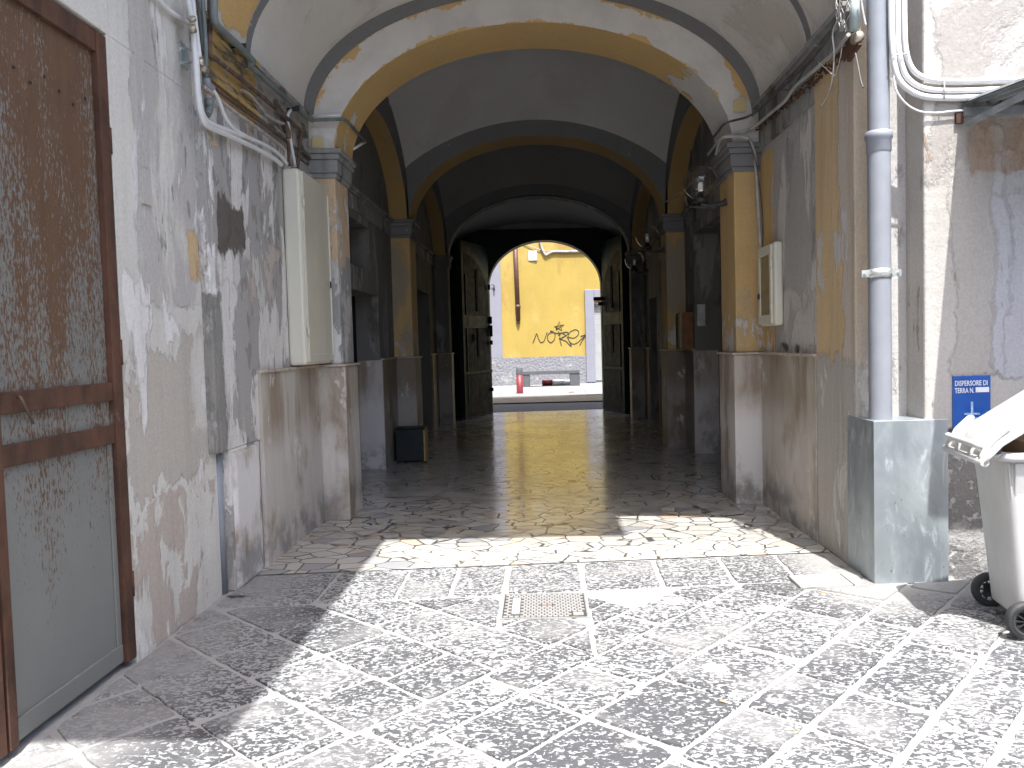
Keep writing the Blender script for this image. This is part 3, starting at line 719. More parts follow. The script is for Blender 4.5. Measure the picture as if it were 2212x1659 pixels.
# arches and vaults ------------------------------------------------
NA = 48
def ell(a, z0, r, n=NA): return [(a * math.cos(math.pi * i / n), z0 + r * math.sin(math.pi * i / n)) for i in range(n + 1)]
def ring(b, y, inner, outer, mi=0):
    n = len(inner); vs = [(p[0], y, p[1]) for p in inner] + [(p[0], y, p[1]) for p in outer]
    b.add(vs, [(i, i + 1, n + i + 1, n + i) for i in range(n - 1)], mi, False)
def barrel(b, y0, y1, curve0, curve1=None, mi=0, ny=6):
    curve1 = curve1 or curve0; n = len(curve0); vs = []
    for j in range(ny + 1):
        t = j / ny
        for p, q in zip(curve0, curve1): vs.append((p[0] + (q[0] - p[0]) * t, y0 + (y1 - y0) * t, p[1] + (q[1] - p[1]) * t))
    b.add(vs, [(j * n + i, j * n + i + 1, (j + 1) * n + i + 1, (j + 1) * n + i) for j in range(ny) for i in range(n - 1)], mi, True)
def lerpc(A, B, t): return [(a[0] + (b_[0] - a[0]) * t, a[1] + (b_[1] - a[1]) * t) for a, b_ in zip(A, B)]
V1 = ell(2.115, 3.77, 1.16)                           # front bay vault
IN1 = ell(1.845, 3.42, 1.14)                          # first arch intrados
b = MB(); ring(b, 7.80, IN1, lerpc(IN1, V1, .70)); b.build('arch_face', 'arch_white', pb, shear=SH)
b = MB(); ring(b, 7.795, lerpc(IN1, V1, .70), V1); b.build('arch_border', 'grey_band', pb, shear=SH)
for sd in (-1, 1):
    b = MB(); b.prism([(sd * 1.846, 7.80, 3.431), (sd * 2.2, 7.80, 3.431), (sd * 2.2, 7.80, 3.8), (sd * 2.115, 7.80, 3.77)], (0, .68, 0)); b.build('arch_foot', 'vault', pb, shear=SH)
b = MB(); barrel(b, 7.80, 8.48, IN1); b.build('arch_soffit', 'arch_ochre_peel', pb, shear=SH)
b = MB(); barrel(b, 5.40, 6.30, V1); b.build('front_arch_soffit', 'vault_front', pb, shear=SH)
b = MB(); barrel(b, 6.30, 6.39, ell(2.108, 3.765, 1.153), mi=0, ny=1); ring(b, 6.3, ell(2.108, 3.765, 1.153), V1); ring(b, 6.39, ell(2.108, 3.765, 1.153), V1); b.build('painted_line', 'grey_band', pb, shear=SH)
b = MB(); barrel(b, 6.39, 7.80, V1); b.build('vault', 'vault', pb, shear=SH)
# facade over the arch
b = MB(); n = NA + 1
for y in (5.40, 5.9):
    pass
outer = [(p[0] * 1.0, 4.95 if False else max(p[1], 0)) for p in V1]
vs = [(p[0], 5.40, p[1]) for p in V1] + [(p[0], 5.40, 11.8) for p in V1]
b.add(vs, [(i, i + 1, n + i + 1, n + i) for i in range(n - 1)])
b.box(-2.9, -2.115, 5.40, 5.6, 3.74, 11.8)
b.build('facade_wall', 'facade', pb, shear=SH)
# bays with sail vaults
def sail(x, t):                                       # t in -1..1 along the bay
    return 4.16 + .66 * (1 - (x / AX) ** 2) ** .9 + .70 * (1 - t * t) ** .9
def bay(y0, y1, vault_mat, face_mat, arch_mat, crown=4.60, last=False):
    b = MB(); NXX, NYY = 28, 28; vs = []
    for j in range(NYY + 1):
        for i in range(NXX + 1):
            x = AX * math.sin(math.pi / 2 * (-1 + 2 * i / NXX)); t = math.sin(math.pi / 2 * (-1 + 2 * j / NYY))
            vs.append((x, (y0 + y1) / 2 + (y1 - y0) / 2 * t, sail(x, t)))
    b.add(vs, [(j * (NXX + 1) + i, j * (NXX + 1) + i + 1, (j + 1) * (NXX + 1) + i + 1, (j + 1) * (NXX + 1) + i) for j in range(NYY) for i in range(NXX)], 0, True)
    b.build('vault', vault_mat, pb, shear=SH)
    inn = ell(1.845, 3.42, crown - 3.42)
    out = [(p[0] / 1.845 * AX, sail(p[0] / 1.845 * AX * .99999, 1.0)) for p in inn]
    for yy_ in (y0, y1):
        b = MB(); ring(b, yy_, inn, out); b.build('arch_face', face_mat, pb, shear=SH)
    # side arches
    c, h = (y0 + y1) / 2, (y1 - y0) / 2 - .02
    lat = [(c + h * math.cos(math.pi * i / NA), 3.40 + 1.03 * math.sin(math.pi * i / NA)) for i in range(NA + 1)]
    for sd in (-1, 1):
        b = MB(); n = NA + 1
        vs = [(sd * AX, p[0], p[1]) for p in lat] + [(sd * AX, c + (p[0] - c) / h * (h + .02), sail(AX * .99999, max(-1, min(1, (p[0] - c) / h)))) for p in lat]
        b.add(vs, [(i, i + 1, n + i + 1, n + i) for i in range(n - 1)]); b.build('side_arch_face', face_mat, pb, shear=SH)
        b = MB(); vs = [(sd * AX, p[0], p[1]) for p in lat] + [(sd * 2.14, p[0], p[1]) for p in lat]
        b.add(vs, [(i, i + 1, n + i + 1, n + i) for i in range(n - 1)], 0, True); b.build('side_arch_soffit', arch_mat, pb, shear=SH)
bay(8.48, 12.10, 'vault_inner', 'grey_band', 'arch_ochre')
b = MB(); barrel(b, 12.10, 12.68, ell(1.845, 3.42, 1.18)); b.build('arch_soffit', 'arch_ochre', pb, shear=SH)
bay(12.68, 16.9, 'vault_shaded', 'grey_band', 'arch_ochre')
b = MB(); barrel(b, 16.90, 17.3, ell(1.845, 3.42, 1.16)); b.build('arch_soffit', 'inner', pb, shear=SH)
b = MB(); barrel(b, 17.3, 19.5, ell(2.13, 3.42, 1.22), ell(2.13, 3.70, .72)); b.build('end_vault', 'vault_shaded', pb, shear=SH)
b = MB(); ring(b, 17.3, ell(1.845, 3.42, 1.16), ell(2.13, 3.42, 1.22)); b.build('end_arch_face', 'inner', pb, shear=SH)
# street end wall with its arched gateway
gx, ga, gz, gr = .115, 1.32, 2.95, 1.06
ARC = [(gx + ga * math.cos(math.pi * i / NA), gz + gr * math.sin(math.pi * i / NA)) for i in range(NA + 1)]
b = MB(); n = NA + 1
for y in (19.5, 19.92):
    for zt in (4.12,):
        b.add([(p[0], y, p[1]) for p in ARC] + [(gx + ga * math.cos(math.pi * i / NA), y, zt) for i in range(n)], [(i, i + 1, n + i + 1, n + i) for i in range(n - 1)])
b.add([(p[0], 19.5, p[1]) for p in ARC] + [(p[0], 19.92, p[1]) for p in ARC], [(i, i + 1, n + i + 1, n + i) for i in range(n - 1)])
b.box(-2.6, gx - ga, 19.5, 19.92, 0, 4.12); b.box(gx + ga, 2.7, 19.5, 19.92, 0, 4.12)
b.build('gateway_wall', 'gateg', pb, shear=SH)
b = MB(); b.box(-2.6, 2.7, 19.5, 19.92, 4.121, 5.2); b.build('lunette_wall', 'vault_shaded', pb, shear=SH)
b = MB()                                              # the gate's dark frame, proud of the wall
ARC2 = [(gx + (ga + .0) * math.cos(math.pi * i / NA), gz + gr * math.sin(math.pi * i / NA)) for i in range(NA + 1)]
b.box(-1.98, 2.08, 19.38, 19.49, 4.12, 4.26); b.box(-1.98, -1.86, 19.38, 19.49, 0, 4.12); b.box(1.96, 2.08, 19.38, 19.49, 0, 4.12)
b.build('gate_frame', 'gateg', pb, shear=SH)
# outer mass of the building
b = MB(); b.box(-9, -2.62, 5.62, 19.9, 0, 11.8); b.box(2.9, 9, 5.62, 19.9, 0, 11.8); b.box(-2.62, 2.9, 5.60, 19.9, 5.75, 11.8)
b.box(-2.62, 2.9, 19.5, 19.9, 5.2, 5.75)
b.build('upper_storeys', 'facade', pb, shear=SH)
# facade, right of the passage: recess for the downpipe and the proud sunlit wall
b = MB(); b.box(2.13, 2.5, 5.62, 5.8, 0, 11.8); b.build('pipe_recess', 'recess', pb)
b = MB(); b.box(2.43, 8, 5.36, 5.8, .98, 11.8); b.build('facade_wall', 'facade', pb, bevel=.015)
b = MB(); b.box(2.45, 8, 5.375, 5.81, 0, .98); b.build('facade_base', 'rbase2', pb)
b = MB(); b.box(-9, -3.35, 5.3, 5.62, 0, 11.8); b.build('hidden_facade', 'facade', pb)

# gate leaves, folded inwards
def leaf(h, e, H, side):
    h, e = Vector((*h, 0)), Vector((*e, 0)); u = (e - h).normalized(); L = (e - h).length; Z = Vector((0, 0, 1)); n = u.cross(Z).normalized()
    if n.x * side > 0: n = -n                          # towards the passage
    def P(s, z, d=0): return h + u * s + Z * z + n * d
    b = MB(); b.obox(P(L / 2, H / 2 + .01), u, Z, n, L / 2, H / 2, .03); lf = b.build('gate_leaf', 'gateg', pb, bevel=.004)
    b = MB(); a0, a1 = .10, L - .14
    n_ = 22; pts = [P(a0, 1.02, .031), P(a1, 1.02, .031), P(a1, 3.45, .031)]
    for i in range(n_ + 1):                             # quarter-arch head, low at the hinge
        t = i / n_ * math.pi / 2; pts.append(P(a1 - (a1 - a0) * math.sin(t), 2.62 + .98 * math.cos(t), .031))
    b.prism(pts, n * .018); b.build('panel', 'gatew', lf)
    b = MB(); b.obox(P(L / 2, .5, .045), u, Z, n, L / 2 - .05, .46, .015); b.build('kick_board', 'gatew', lf, bevel=.004)
    b = MB(); b.obox(P(L / 2, 1.0, .06), u, Z, n, L / 2 - .03, .03, .02); b.obox(P(L / 2, 2.12, .055), u, Z, n, L / 2 - .1, .14, .012)
    b.obox(P(L - .06, H / 2, .05), u, Z, n, .05, H / 2 - .02, .03); b.obox(P(L - .26, 1.75, .055), u, Z, n, .02, 1.4, .015)
    b.build('stile', 'gateg', lf, bevel=.004)
    b = MB()
    for z0, z1 in ((2.36, 3.25), (1.35, 2.0)): b.obox(P(L * .47, (z0 + z1) / 2, .056), u, Z, n, .05, (z1 - z0) / 2, .01); b.cyl(P(L * .47, z1, .05), P(L * .47, z1, .066), .05, 14)
    b.build('moulding', 'void', lf)
    if side < 0:
        b = MB(); b.sphere(P(L * .62, 1.82, .07), .035, 12, 8); b.tube([P(L * .62 + .04 * math.cos(t), 1.74 + .05 * math.sin(t), .08) for t in [k * math.pi / 6 for k in range(13)]], .01, 6); b.cyl(P(L * .62, 1.78, .05), P(L * .62, 1.66, .07), .012, 8)
        b.build('knocker', 'darkrod', lf)
        b = MB()
    return lf
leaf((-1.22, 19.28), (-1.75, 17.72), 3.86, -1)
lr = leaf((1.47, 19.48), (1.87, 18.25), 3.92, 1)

def c6a(x, y): return (1300 + x * 650 / 1659) * .72, (650 + y * 650 / 1659) * .72
for x0, x1, y0, y1 in ((428, 450, 765, 820), (428, 455, 832, 918), (432, 456, 948, 980), (440, 462, 1310, 1335), (415, 436, 520, 560), (1226, 1300, 616, 640), (1262, 1300, 655, 680)):
    p_, q_ = ony(*c6a(x0, y0), 19.25, SH), ony(*c6a(x1, y1), 19.25, SH)
    b = MB(); b.box(min(p_.x, q_.x), max(p_.x, q_.x), p_.y - .03, p_.y + .03, q_.z, p_.z); b.build('gate_hinge_block', 'void', pb, bevel=.006)
pn = ony(*c6a(1335, 690), 18.75, SH); b = MB(); b.obox((pn.x - .03, pn.y, pn.z), (.32, .95, 0), (0, 0, 1), (.95, -.32, 0), .06, .10, .004); tag(b.build('paper_notice', 'marble'), 'small faded paper notice stuck on the right gate leaf', 'notice')
# ------------------------------------------------------------------ things on the left wall
def pathx(pts, x): return [onx(360 + p[0] * .2821, p[1] * .2821, x) for p in pts]
def conduit(name, pts, r, mat, label, cat='pipe', clips=()):
    b = MB(); b.tube(pts, r, 10); o = b.build(name, mat)
    return tag(o, label, cat)
XW = -2.045
conduit('conduit', pathx([(165, 0), (190, 130), (205, 260), (215, 400), (225, 560), (240, 760), (270, 900), (320, 970), (480, 1040), (640, 1115), (800, 1200), (880, 1262)], XW), .017, 'whitepvc', 'thick white conduit, outermost of the pair that sweeps down to the cream cabinet', 'conduit')
conduit('conduit', pathx([(200, 0), (222, 300), (234, 500), (244, 700), (270, 850), (330, 940), (500, 1010), (640, 1060), (780, 1125), (870, 1190), (920, 1258)], XW + .005), .015, 'whitepvc', 'white conduit running just inside the outermost one down to the cabinet', 'conduit')
conduit('conduit', pathx([(350, 680), (400, 770), (450, 900), (520, 990), (620, 1050)], XW + .01), .014, 'whitepvc', 'short white conduit curving from the grey socket to join the sweeping pair', 'conduit')
conduit('conduit', pathx([(-120, -60), (0, 60), (60, 110), (165, 175)], -2.12), .014, 'whitepvc', 'white conduit slanting in from the top left to the brass tee', 'conduit')
conduit('conduit', pathx([(950, 840), (925, 900), (945, 1050), (985, 1280)], XW), .013, 'whitepvc', 'thin white conduit dropping from the dark pipe behind the cabinet top', 'conduit')
conduit('water_pipe', pathx([(215, 120), (232, 260), (255, 440)], XW + .02), .013, 'whitepvc', 'short white pipe ending in brass elbows beside the vertical bundle', 'pipe')
b = MB(); 
for p, q in (((190, 130), (200, 160)), ((188, 195), (205, 245)), ((258, 450), (262, 500)), ((265, 515), (300, 540))): b.cyl(onx(360 + p[0] * .2821, p[1] * .2821, XW + .02), onx(360 + q[0] * .2821, q[1] * .2821, XW + .02), .022, 12)
tag(b.build('pipe_fitting', 'brass'), 'brass fittings on the white pipes at the corner of the left wall', 'fitting')
conduit('water_pipe', pathx([(275, -10), (290, 200), (300, 400), (303, 600)], XW), .014, 'greenpipe', 'dark green vertical pipe, inner one beside the brass elbow', 'pipe')
conduit('water_pipe', pathx([(235, -10), (255, 160), (280, 400)], XW - .02), .012, 'darkcable', 'thin dark vertical pipe behind the white conduits', 'pipe')
b = MB(); b.tube(pathx([(303, 600), (310, 640), (345, 680)], XW), .026, 12); tag(b.build('pipe_socket', 'greypvc'), 'grey plastic socket at the foot of the green pipe', 'fitting')
conduit('rusty_pipe', pathx([(330, -10), (332, 200), (328, 400), (380, 455), (560, 600), (800, 800), (1000, 975), (1030, 1005), (1028, 1040), (1000, 1295)], XW + .01), .017, 'rustpipe', 'rust brown pipe from the top corner slanting down along the cornice', 'pipe')
conduit('rusty_pipe', pathx([(330, 640), (560, 820), (760, 960), (905, 1070), (930, 1120), (938, 1270)], XW), .013, 'rustpipe', 'lower thin rusty pipe along the cornice dropping behind the cabinet', 'pipe')
conduit('water_pipe', pathx([(280, 660), (500, 840), (700, 985), (880, 1125), (905, 1180), (905, 1265)], XW), .014, 'palepipe', 'pale pipe patched with rust below the cornice, lowest of the slanting ones', 'pipe')
conduit('water_pipe', pathx([(575, 690), (640, 730), (740, 850), (760, 880), (870, 940), (905, 950)], XW), .012, 'palepipe', 'short pale looped pipe in the cornice niche', 'pipe')
b = MB(); b.tube(pathx([(905, 950), (925, 1010), (930, 1060)], XW + .01), .025, 10); tag(b.build('pipe_joint', 'rustpipe'), 'thick rusty joint beside the cabinet top', 'fitting')
gp = pathx([(362, -10), (365, 140), (400, 210), (550, 350), (660, 470)], -1.98) 
gp2 = pathx([(610, 480), (800, 650), (1000, 830), (1080, 905)], -2.02)
face = [ony(360 + p[0] * .2821, p[1] * .2821, 7.70, SH) for p in ((1100, 920), (1350, 912))]
sof = [onx(360 + p[0] * .2821, p[1] * .2821, -1.76) for p in ((1385, 930), (1520, 1085))]
b = MB(); b.tube(gp, .024, 12); b.tube([gp[-1], gp2[0]], .03, 12, smoothpath=False); b.tube(gp2, .02, 12); b.tube([gp2[-1]] + face, .016, 12, smoothpath=False); b.tube([face[-1]] + sof, .014, 12, smoothpath=False)
go = b.build('gas_pipe', 'greenpipe'); tag(go, 'grey green pipe slanting over the left cornice and round the white arch foot', 'pipe')
for p in ((575, 360), (990, 830), (1410, 965)):
    b = MB(); c = onx(360 + p[0] * .2821, p[1] * .2821, -2.0); b.obox(c, (0, 1, 0), (0, 0, 1), (1, 0, 0), .010, .022, .03); b.cyl(c + Vector((-.08, 0, 0)), c, .007, 8); b.build('bracket', 'darkrod', go)
b = MB(); b.tube([face[0] + Vector((.02, -.0, .035)), face[1] + Vector((-.02, 0, .035))], .013, 10, smoothpath=False); tag(b.build('conduit', 'whitepvc'), 'short white tube lying on the grey green pipe across the arch foot', 'conduit')
b = MB(); b.tube([sof[-1] + Vector((0, 0, 0)), onx(360 + 1430 * .2821, 1140 * .2821, -1.82)], .014, 10, smoothpath=False); tag(b.build('conduit', 'whitepvc'), 'short white tube end under the arch behind the first left pilaster', 'conduit')
b = MB(); b.box(-2.16, -2.13, 4.48, 4.53, 2.62, 5.2); b.box(-2.16, -2.135, 4.46, 4.56, 2.42, 2.62); tag(b.build('cable_channel', 'court'), 'plastered over cable channel on the wall above the rusty door', 'cable channel')
b = MB(); b.tube([onx(360 + x * .2821, y * .2821, -2.11) for x, y in ((90, 380), (120, 370), (200, 395), (210, 470), (110, 480))], .006, 8); b.obox(onx(395, 121, -2.15), (0, 1, 0), (0, 0, 1), (1, 0, 0), .05, .07, .012)
tag(b.build('wall_hook', 'greenpale'), 'small wire loop and plate on the wall left of the white conduits', 'hook')
b = MB(); b.tube(pathx([(325, 780), (330, 840), (310, 880)], -2.06), .022, 12); b.lathe(onx(452, 222, -2.06), [(.022, -.02), (.028, -.01), (.028, .02), (.02, .025), (.001, .025)], 12); tag(b.build('elbow_pipe', 'greenpipe'), 'stubby grey elbow sticking out of the wall under the slanting pipes', 'fitting')

# cream utility cabinet, left
cab = empty('utility_cabinet', 'tall cream utility cabinet on the left wall above the dado', 'cabinet', (-2.0, 7.1, 1.45))
b = MB(); b.box(-2.088, -1.945, 6.78, 7.60, 1.475, 3.09); b.build('body', 'cream', cab, bevel=.022)
b = MB(); b.box(-1.95, -1.922, 6.815, 7.585, 1.50, 3.07); dd = b.build('door', 'cream2', cab, bevel=.004)
b = MB(); b.box(-1.923, -1.919, 6.87, 7.53, 1.56, 1.566); b.box(-1.923, -1.912, 7.57, 7.585, 1.55, 3.0); b.build('trim', 'cream', dd)
b = MB()
for z in (1.72, 2.78): b.cyl((-1.925, 6.81, z), (-1.925, 6.81, z + .07), .010, 10)
b.build('hinge', 'cream', cab)
b = MB(); b.box(-1.921, -1.912, 7.56, 7.575, 2.16, 2.22); b.build('lock', 'black', dd)
# small meter cabinet, right
mc = empty('meter_cabinet', 'small cream meter cabinet with a glazed door on the right wall', 'cabinet', (2.08, 7.5, 1.7))
b = MB(); b.box(2.035, 2.113, 7.31, 7.80, 1.70, 2.43); b.build('body', 'cream', mc, bevel=.022)
b = MB(); 
for y0, y1, z0, z1 in ((7.37, 7.79, 1.72, 1.80), (7.37, 7.79, 2.33, 2.41), (7.37, 7.42, 1.80, 2.33), (7.73, 7.79, 1.80, 2.33)): b.box(2.018, 2.036, y0, y1, z0, z1)
md = b.build('door', 'cream', mc, bevel=.004)
MT['brownglass'] = simple('tinted window pane', (0.16, 0.13, 0.075), .12, var=.1)
b = MB(); b.box(2.026, 2.030, 7.421, 7.729, 1.801, 2.329); b.build('pane', 'brownglass', md)
b = MB(); b.box(2.008, 2.02, 7.735, 7.785, 1.95, 2.0); b.build('lock', 'black', md)
b = MB()
for z in (1.84, 2.22): b.box(2.008, 2.03, 7.345, 7.385, z, z + .055)
b.build('hinge', 'cream', mc, bevel=.003)
# globe lamps
def make_lamp():
    t = empty('globe_lamp', 'clear globe wall lamp on a black arm, largest and nearest of the three', 'lamp', (0, 0, 0), 'globe lamps along the right wall of the passage')
    b = MB(); b.sphere((0, 0, 0), .168, 40, 28)
    gl = b.build('globe', 'glassglobe', t)
    b = MB(); b.lathe((0, 0, -.12), [(.001, .12), (.018, .12), (.024, .10), (.024, .03), (.014, 0)], 16); b.build('bulb', 'lampw', t)
    b = MB(); b.lathe((0, 0, -.20), [(.001, 0), (.055, 0), (.075, .02), (.075, .045), (.05, .05), (.035, .06), (.03, .11), (.001, .11)], 24); b.build('collar', 'black', t)
    b = MB(); b.tube([(0, 0, -.205), (.06, 0, -.225), (.13, 0, -.225), (.20, 0, -.215), (.245, 0, -.20)], [.02] * 5 + [.021] * 5 + [.024] * 5 + [.03] * 5 + [.045], 12)
    b.build('arm', 'black', t)
    return t
lamp0 = make_lamp(); lamp0.location = (1.605, 8.15 + .09 * 1.8, 3.14)
for loc, lab in (((1.60, 12.25 + .16, 3.14), 'clear globe wall lamp on the second right pilaster, middle one of the three'), ((1.72, 15.05 + .16, 3.06), 'smallest and farthest clear globe lamp, near the gate leaf')):
    c = lamp0.copy(); col.objects.link(c); c.location = loc; c['label'] = lab
    for ch in list(lamp0.children):
        k = ch.copy(); col.objects.link(k); k.parent = c
        k.matrix_parent_inverse = ch.matrix_parent_inverse.copy()
b = MB(); b.box(1.96, 1.99, 15.18, 15.28, 2.6, 3.0); 
# ------------------------------------------------------------------ right wall pipes and cables
def r6(p): return 1512 + p[0] * .217, p[1] * .217
def pr(pts, x): return [onx(*r6(p), x) for p in pts]
def prs(pts, xs_): return [onx(*r6(p), x) if x else ony(*r6(p), 7.735, SH) for p, x in zip(pts, xs_)]   # None: on the pilaster's front
conduit('cable', prs([(80, 1540), (150, 1450), (220, 1370), (400, 1318), (540, 1262), (700, 1130), (850, 1000), (960, 850), (1300, 560), (1480, 345)], [1.765, 1.765, 1.765, None, None, 2.05, 2.045, 2.045, 2.045, 2.04]), .014, 'greycable', 'light grey cable sagging along the right cornice to the first pilaster', 'cable')
conduit('cable', prs([(90, 1420), (180, 1310), (270, 1220), (520, 1140), (800, 885), (1050, 655), (1280, 375), (1350, 150), (1400, -20)], [1.765, 1.765, 1.765, None, 2.04, 2.04, 2.04, 2.04, 2.04]), .011, 'darkcable', 'dark cable lying on top of the right cornice', 'cable')
conduit('cable', prs([(820, 900), (930, 870), (1040, 690), (1140, 590)], [2.04] * 4), .006, 'darkcable', 'thin dark cable looping below the right cornice top', 'cable')
cdp = prs([(160, 1540), (190, 1430), (240, 1362), (430, 1362), (500, 1400), (530, 1480), (552, 1580)], [1.765, 1.765, None, None, None, None, None])
endp = Vector((2.085, 7.74 + .19, 2.43)); conduit('conduit', cdp + [cdp[-1] * .5 + endp * .5, endp], .016, 'greycable', 'grey conduit bending over the first right pilaster and down to the meter cabinet', 'conduit')
conduit('cable', [cdp[4] + Vector((-.03, -.05, 0)), cdp[6] + Vector((-.0, -.06, -.1)), endp + Vector((-.0, -.07, .3)), endp + Vector((0, -.06, 0))], .006, 'darkcable', 'thin dark cable beside the conduit above the meter cabinet', 'cable')
b = MB(); rz = random.Random(5)
A, B_ = onx(*r6((510, 1330)), 2.075), onx(*r6((1560, 440)), 2.075)
for i in range(170):
    t = i / 169; p = A.lerp(B_, t) + Vector((rz.uniform(-.01, .0), 0, rz.uniform(-.035, .035)))
    b.obox(p, Vector((0, 1, rz.uniform(-1, 1))).normalized(), Vector((0, -rz.uniform(-1, 1), 1)).normalized(), (1, 0, 0), rz.uniform(.006, .022), rz.uniform(.004, .01), .006)
tag(b.build('rusty_mesh', 'rust'), 'crumbling rusty metal lath running along the right cornice', 'metal mesh')
b = MB(); b.obox(onx(*r6((1530, 430)), 2.07), (0, 1, -.2), (0, .2, 1), (1, 0, 0), .10, .07, .012); b.obox(onx(*r6((1470, 520)), 2.07), (0, 1, .3), (0, -.3, 1), (1, 0, 0), .08, .035, .01)
tag(b.build('rusty_plate', 'rust'), 'rusty plate under the end of the pale green pipe at the corner', 'plate')
b = MB(); b.cyl(onx(*r6((1540, 300)), 2.02), onx(*r6((1540, -80)), 2.02), .030, 16); tag(b.build('drain_pipe', 'greenpale'), 'pale green pipe stub coming down beside the big grey downpipe', 'pipe')
pc = ony(*r6((1575, 370)), 5.45); b = MB(); b.lathe(pc, [(.001, -.03), (.02, -.03), (.034, -.02), (.036, .02), (.03, .06), (.001, .06)], 20, axis='Y'); tag(b.build('pipe_end_cap', 'brass'), 'round metal pipe end facing out beside the grey downpipe', 'pipe end')
conduit('wire', [onx(*r6(p), 2.0) for p in ((1180, 620), (1250, 680), (1335, 752), (1360, 720), (1400, 560), (1420, 450), (1480, 370), (1590, 295))], .0035, 'greycable', 'twisted pale wire hanging in a V below the right cornice', 'wire')
conduit('wire', [onx(*r6(p), 1.98) for p in ((1395, -30), (1380, 160), (1320, 330), (1335, 520), (1320, 760), (1280, 930), (1200, 1065))], .005, 'greycable', 'loose cut cable hanging down furthest over the ochre corner strip', 'wire')
conduit('wire', [onx(*r6(p), 2.03) for p in ((1548, 530), (1580, 690), (1600, 800), (1625, 872))], .005, 'darkcable', 'short black wire hanging beside the grey downpipe', 'wire')
b = MB()
for k in range(9):
    pts = []; x0 = rz.uniform(1380, 1490); ph = rz.uniform(0, 6)
    for i in range(7): pts.append(onx(*r6((x0 + 30 * math.sin(ph + i * 1.1) - 6 * i + (8 - k), -60 + i * 62)), 1.99 + rz.uniform(-.02, .02)))
    b.tube(pts, rz.uniform(.002, .004), 6)
tag(b.build('wire_tangle', 'greycable'), 'tangle of thin grey wires at the top of the right cornice corner', 'wires')
conduit('cable', [ony(*r6(p), 5.33) for p in ((1600, -20), (1620, 120), (1650, 260))], .008, 'greycable', 'pale cable squeezed between green stub and big downpipe', 'cable')

# grey downpipe with its galvanised guard
dp = empty('downpipe', 'thick grey plastic downpipe at the right corner of the archway', 'downpipe', (2.175, 5.42, 0))
b = MB(); PX, PY, PR = 2.175, 5.42, .070
b.lathe((PX, PY, 0), [(PR, .95), (PR, 2.83), (PR, 2.835)], 32); b.lathe((PX, PY, 0), [(PR - .004, 2.84), (PR - .004, 5.2)], 32); b.build('pipe', 'greypvc', dp)
b = MB(); b.lathe((PX, PY, 2.80), [(PR, -.05), (PR + .006, -.04), (PR + .006, .03), (PR + .014, .04), (PR + .014, .075), (PR + .004, .085), (PR - .004, .085)], 32); b.build('collar', 'greypvc', dp)
b = MB(); b.lathe((PX, PY, 1.96), [(PR + .001, 0), (PR + .006, 0), (PR + .006, .055), (PR + .001, .055)], 32); b.box(PX - .12, PX - PR, PY - .02, PY - .014, 1.965, 2.01); b.box(PX + PR, PX + .13, PY - .02, PY - .014, 1.965, 2.01)
b.cyl((PX - .10, PY - .035, 1.987), (PX - .10, PY - .01, 1.987), .009, 8); b.cyl((PX + .11, PY - .035, 1.987), (PX + .11, PY - .01, 1.987), .009, 8); b.cyl((PX + .11, PY, 1.987), (PX + .11, 5.62, 1.987), .008, 8); b.build('clamp', 'steel', dp)
gd = MB(); gv = [(2.09, 5.315), (2.565, 5.335), (2.565, 5.372), (2.44, 5.60), (2.085, 5.76)]
gd.prism([(x, y, .0) for x, y in gv], (0, 0, 1.05))
tag(gd.build('pipe_guard', 'zinc', bevel=.004), 'scratched galvanised sheet box around the foot of the downpipe', 'pipe guard')
# white conduits, right
def pw(pts, y=5.335): return [ony(x, yy, y) for x, yy in pts]
for nme, pts, r, lab in (
    ('conduit', [(1925, -30), (1926, 60), (1928, 100), (1932, 140), (1942, 172), (1965, 195), (2000, 209), (2060, 212), (2120, 210), (2260, 206)], .019, 'lowest and thickest of the white conduits sweeping right under the sunlit wall'),
    ('conduit', [(1939, -30), (1940, 60), (1941, 100), (1948, 140), (1960, 168), (1985, 187), (2020, 195), (2080, 196), (2150, 193), (2260, 188)], .017, 'middle white conduit of the three sweeping right across the sunlit wall'),
    ('conduit', [(1953, -30), (1954, 60), (1956, 100), (1963, 133), (1978, 157), (2003, 170), (2040, 175), (2100, 175), (2260, 169)], .017, 'uppermost white conduit of the three sweeping right across the sunlit wall'),
    ('cable', [(1931, 150), (1934, 190), (1955, 222), (1985, 240), (2020, 244), (2060, 240), (2110, 238)], .006, 'thin sagging white cable below the three conduits')):
    b = MB(); b.tube(pw(pts), r, 12); tag(b.build(nme, 'whitepvc'), lab, nme)
b = MB(); 
for x, y0, y1 in ((2040, 172, 214), ): b.cyl(ony(x, y0, 5.31), ony(x, y1, 5.31), .004, 6)
b.tube([ony(1926, 118, 5.31), ony(1945, 118, 5.305), ony(1965, 116, 5.31)], .004, 6)
tag(b.build('cable_tie', 'greycable'), 'pale straps holding the white conduits to the sunlit wall', 'cable ties')
